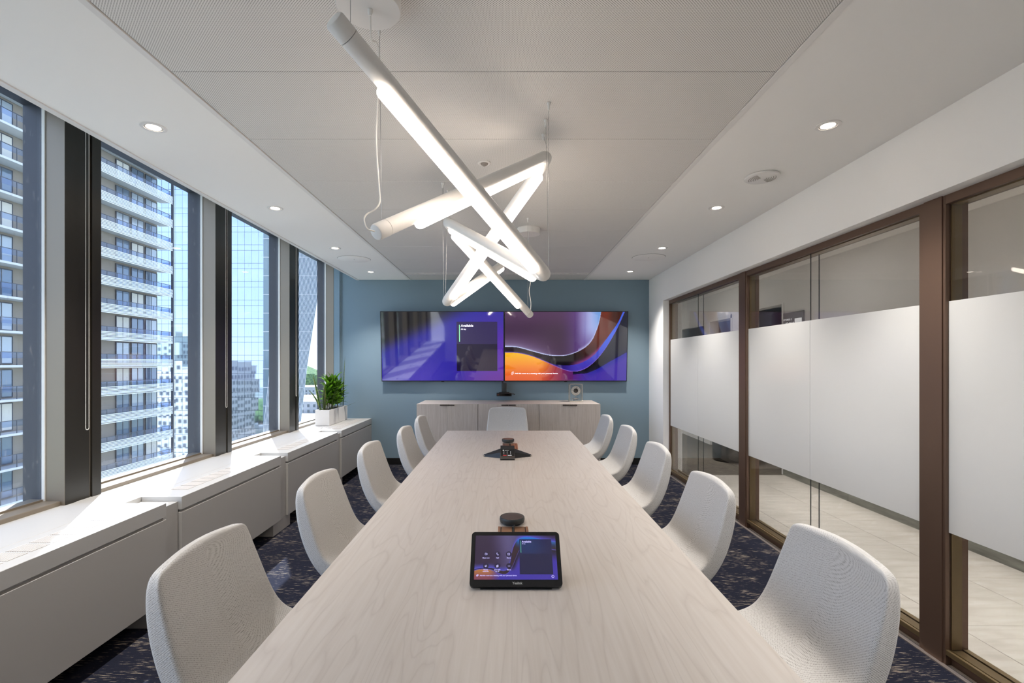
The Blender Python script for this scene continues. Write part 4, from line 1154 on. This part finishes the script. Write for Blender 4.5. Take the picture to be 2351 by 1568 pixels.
tw = thing('balcony_tower', 'tall apartment tower with rows of louvred balconies outside the near windows', 'building', (-47, 40, GZ))
FXX = -44.8
obj('tower_core', MB().box(-64, FXX-.1, 14, 63.2, GZ, 46), M['facade'], tw)
lowz = -16
fl = 0; z = GZ+1.2
win_f = mesh_of(MB().box(-.06, .06, -1.0, 1.0, 0, .08).box(-.06, .06, -1.0, 1.0, 2.42, 2.5).box(-.06, .06, -1.0, -.94, .08, 2.42).box(-.06, .06, .94, 1.0, .08, 2.42).box(-.05, .05, -.03, .03, .08, 2.42), M['tframe'])
pane_m = [mesh_of(MB().box(-.02, .02, -.94, .94, .08, 2.42), M['tglass']), mesh_of(MB().box(-.02, .02, -.94, .94, .08, 2.42), mat('pale_reflection_glass', (150, 160, 168), .1, .2)),  # second pane colour is paler, standing in for a pale reflection
          mesh_of(MB().box(-.02, .02, -.94, .94, .08, 2.42), M['curtain'])]
slab_m = mesh_of(MB().box(FXX, FXX+1.6, 14, 63.6, -.2, .0), M['slab'])
def louv(y0):
    b = MB()
    for k in range(7): b.box(FXX+1.62, FXX+1.68, y0, 63.7, -.38+k*.15, -.30+k*.15)
    return b
post = MB()
yy = 14
while yy < 63.6: post.box(FXX+1.56, FXX+1.60, yy, yy+.05, .0, 1.15); yy += 1.4
post.box(FXX+1.55, FXX+1.61, 14, 63.6, 1.12, 1.17)
post_m = mesh_of(post, M['tframe'])
bal_m = mesh_of(MB().box(FXX+1.575, FXX+1.585, 14, 63.6, .62, 1.12).box(FXX, FXX+1.58, 63.56, 63.58, .1, 1.12), M['balg'])
lou_m = {}
random.seed(5)
zlist = [GZ+1.2+3.0*i for i in range(30)]
dark_far = MB()
for i, z in enumerate(zlist):
    near = -17 < z < 30
    zz = z-GZ
    inst('balcony_slab', slab_m, tw, (47, -40, zz))
    me = lou_m.setdefault('all', mesh_of(louv(49.5), M['louv']))
    inst('louvre_rail', me, tw, (47, -40, zz))
    inst('balustrade', bal_m, tw, (47, -40, zz)); inst('balustrade_posts', post_m, tw, (47, -40, zz))
    for k in range(20):
        yc = 62.0-k*2.3
        if k % 4 == 3: continue
        if near and yc > 40 and k < 10:
            wdo = inst('window', win_f, tw, (FXX+47, yc-40, zz+.1))
            inst('pane', random.choice([pane_m[0], pane_m[0], pane_m[1], pane_m[2]]), wdo, (0, 0, 0))
        else: dark_far.box(FXX-.05, FXX+.02, yc-1, yc+1, z+.1, z+2.5)
    if near:
        for yc in (47.0, 51.5):
            inst('balcony_screen', lou_m.setdefault('scr', mesh_of(MB().box(FXX, FXX+1.5, -.05, .05, 0, 2.7), mat('divider_panel', (150, 170, 178), .5))), tw, (47, yc-40, zz))
o = obj('far_windows', dark_far, M['tglass'], tw); o['kind'] = 'stuff'
obj('corner_post', MB().box(FXX+1.45, FXX+1.7, 63.55, 63.8, GZ, 46), M['tframe'], tw)

# mirror glass tower
ct = thing('mirror_glass_tower', 'tall mirror glass tower with a square grid reflecting the sky', 'building', (-66, 107, GZ))
YC = 107
obj('tower_body', MB().prism([(-90, YC+.25, GZ), (-51, YC+.25, GZ), (-62, 122, GZ), (-90, 122, GZ)], (0, 0, 103)), M['cwl'], ct)
pv = MB().box(-.73, .73, -.02, .02, -1.375, 1.375); pvm = mesh_of(pv, M['cw'])
rest = MB(); random.seed(4)
nrow = 0
for r_i in range(-12, 15):
    zc = r_i*4.0+.4
    for c_i in range(26):
        xc = -51.75-1.5*c_i
        vis = -24 < zc < 38 and c_i < 17
        if vis:
            inst('glass_pane', pvm, ct, (xc+66, .0, zc-GZ), (random.gauss(0, .006), 0, random.gauss(0, .006)))
        else: rest.box(xc-.715, xc+.715, YC-.02, YC+.02, zc-1.36, zc+1.36)
        rest.box(xc-.73, xc+.73, YC-.02, YC+.02, zc+1.43, zc+2.57)
o = obj('spandrel_panes', rest, M['cw'], ct); o['kind'] = 'stuff'
# ribbed leaning tower
rt = thing('ribbed_tower', 'slanting ribbed glass tower seen beside the plants', 'building', (-40, 90, GZ))
def rx(z): return wx(interp([(-60, 684), (-9.8, 690.7), (13, 729), (30, 752), (60, 790)], z), 90)
zs_ = [-45, -30, -20, -9.8, 0, 13, 22, 30, 45, 60]
pts = [(rx(z), 90, z) for z in zs_]+[(-44.5, 90, 60), (-44.5, 90, -45)]
obj('tower_body', MB().prism(pts, (-7, 14, 0)), mat('pale_green_glass', (136, 160, 176), .15, .4), rt)
rb = MB()
for k in range(36):
    off = k*.42
    P_ = [(rx(z)-off*.55, 89.9, z) for z in zs_]
    if P_[0][0] < -45: break
    rb.tube(P_, .06, 4)
o = obj('vertical_ribs', rb, M['louv'], rt)
hb = MB()
for k in range(30):
    z = -44+k*3.4; hb.box(-44.5, rx(z)-.1, 89.93, 89.99, z, z+.12)
obj('floor_bands', hb, M['louv'], rt)

def block(name, lab, x0, x1, y0, y1, top, m, face='s', grp=None, ws=3.0):
    b_ = thing(name, lab, 'building', ((x0+x1)/2, (y0+y1)/2, GZ), 0, grp)
    obj('walls', MB().box(x0, x1, y0, y1, GZ, top), m, b_)
    wm = MB(); z = GZ+2
    while z < top-2:
        x = x0+1
        while x < x1-2:
            wm.box(x, x+1.6, y0-.05, y0+.02, z, z+1.9); wm.box(x, x+1.6, y1-.02, y1+.05, z, z+1.9); x += ws
        y = y0+1
        while y < y1-2:
            wm.box(x1-.02, x1+.05, y, y+1.6, z, z+1.9); y += ws
        z += 3.6
    o = obj('window_rows', wm, M['darkwin'], b_); o['kind'] = 'stuff'
    obj('roof_edge', MB().box(x0-.3, x1+.3, y0-.3, y1+.3, top, top+.7), M['conc'], b_)
    return b_
# seen as reflections in the mirror tower
block('cream_office_block', 'cream office block seen only as a reflection in the mirror tower', -175, -140, -60, -20, 1, M['conc'])
block('pale_tower_block', 'pale tower block reflected in the mirror tower above the cream office', -215, -185, -95, -60, 16, mat('greenish_concrete', (196, 204, 190), .8))
block('grey_office_block', 'grey office block reflected in the right part of the mirror tower', -120, -98, -75, -50, 8, mat('grey_concrete', (190, 190, 186), .8))
# low city beyond
random.seed(21)
labs_c = ['low white warehouse just below the horizon', 'flat grey roofed building behind the plant leaves', 'small pale office roof beyond the slanting tower',
          'long low building at the edge of the street', 'squat concrete block near the tree line', 'small white block far out toward the horizon',
          'brown low building seen between leaves', 'distant long white roof under the horizon']
k = 0
cols = [M['conc'], mat('roof_grey', (150, 152, 156), .8), mat('brick_brown', (150, 120, 100), .8)]
for (px, Y, wd_, dp_, hh) in ((700, 160, 26, 18, 14), (716, 190, 22, 24, 20), (705, 240, 34, 20, 16), (735, 300, 50, 26, 12), (712, 330, 30, 24, 20), (728, 420, 44, 30, 16), (640, 270, 14, 18, 12), (722, 560, 70, 40, 18)):
    xc = wx(px, Y); b_ = block('low_building', labs_c[k], xc-wd_/2, xc+wd_/2, Y, Y+dp_, GZ+hh, cols[k % 3], grp='low city buildings below the horizon', ws=4); k += 1
def trees(y, x0, x1, n, h, lab, seed):
    random.seed(seed); b = MB()
    for i in range(n):
        x = random.uniform(x0, x1); yy = y+random.uniform(-12, 12); s = h*random.uniform(.6, 1.1)
        bmesh.ops.create_icosphere(b.bm, subdivisions=1, radius=s, matrix=Matrix.Translation((x, yy, GZ+s*.7))@Matrix.Diagonal((1.3, 1, .9, 1)))
    o = obj('distant_trees', b, M['tree']); o['kind'] = 'stuff'; tag(o, lab, 'trees')
trees(140, -90, -20, 60, 5, 'green street trees beyond the slanting tower', 1)
trees(380, -260, 0, 200, 10, 'tree belt in the middle distance below the horizon', 2)
trees(800, -700, 200, 260, 24, 'hazy belt of trees at the horizon', 3)
trees(-160, -330, -40, 160, 9, 'trees reflected in the mirror glass tower', 4)
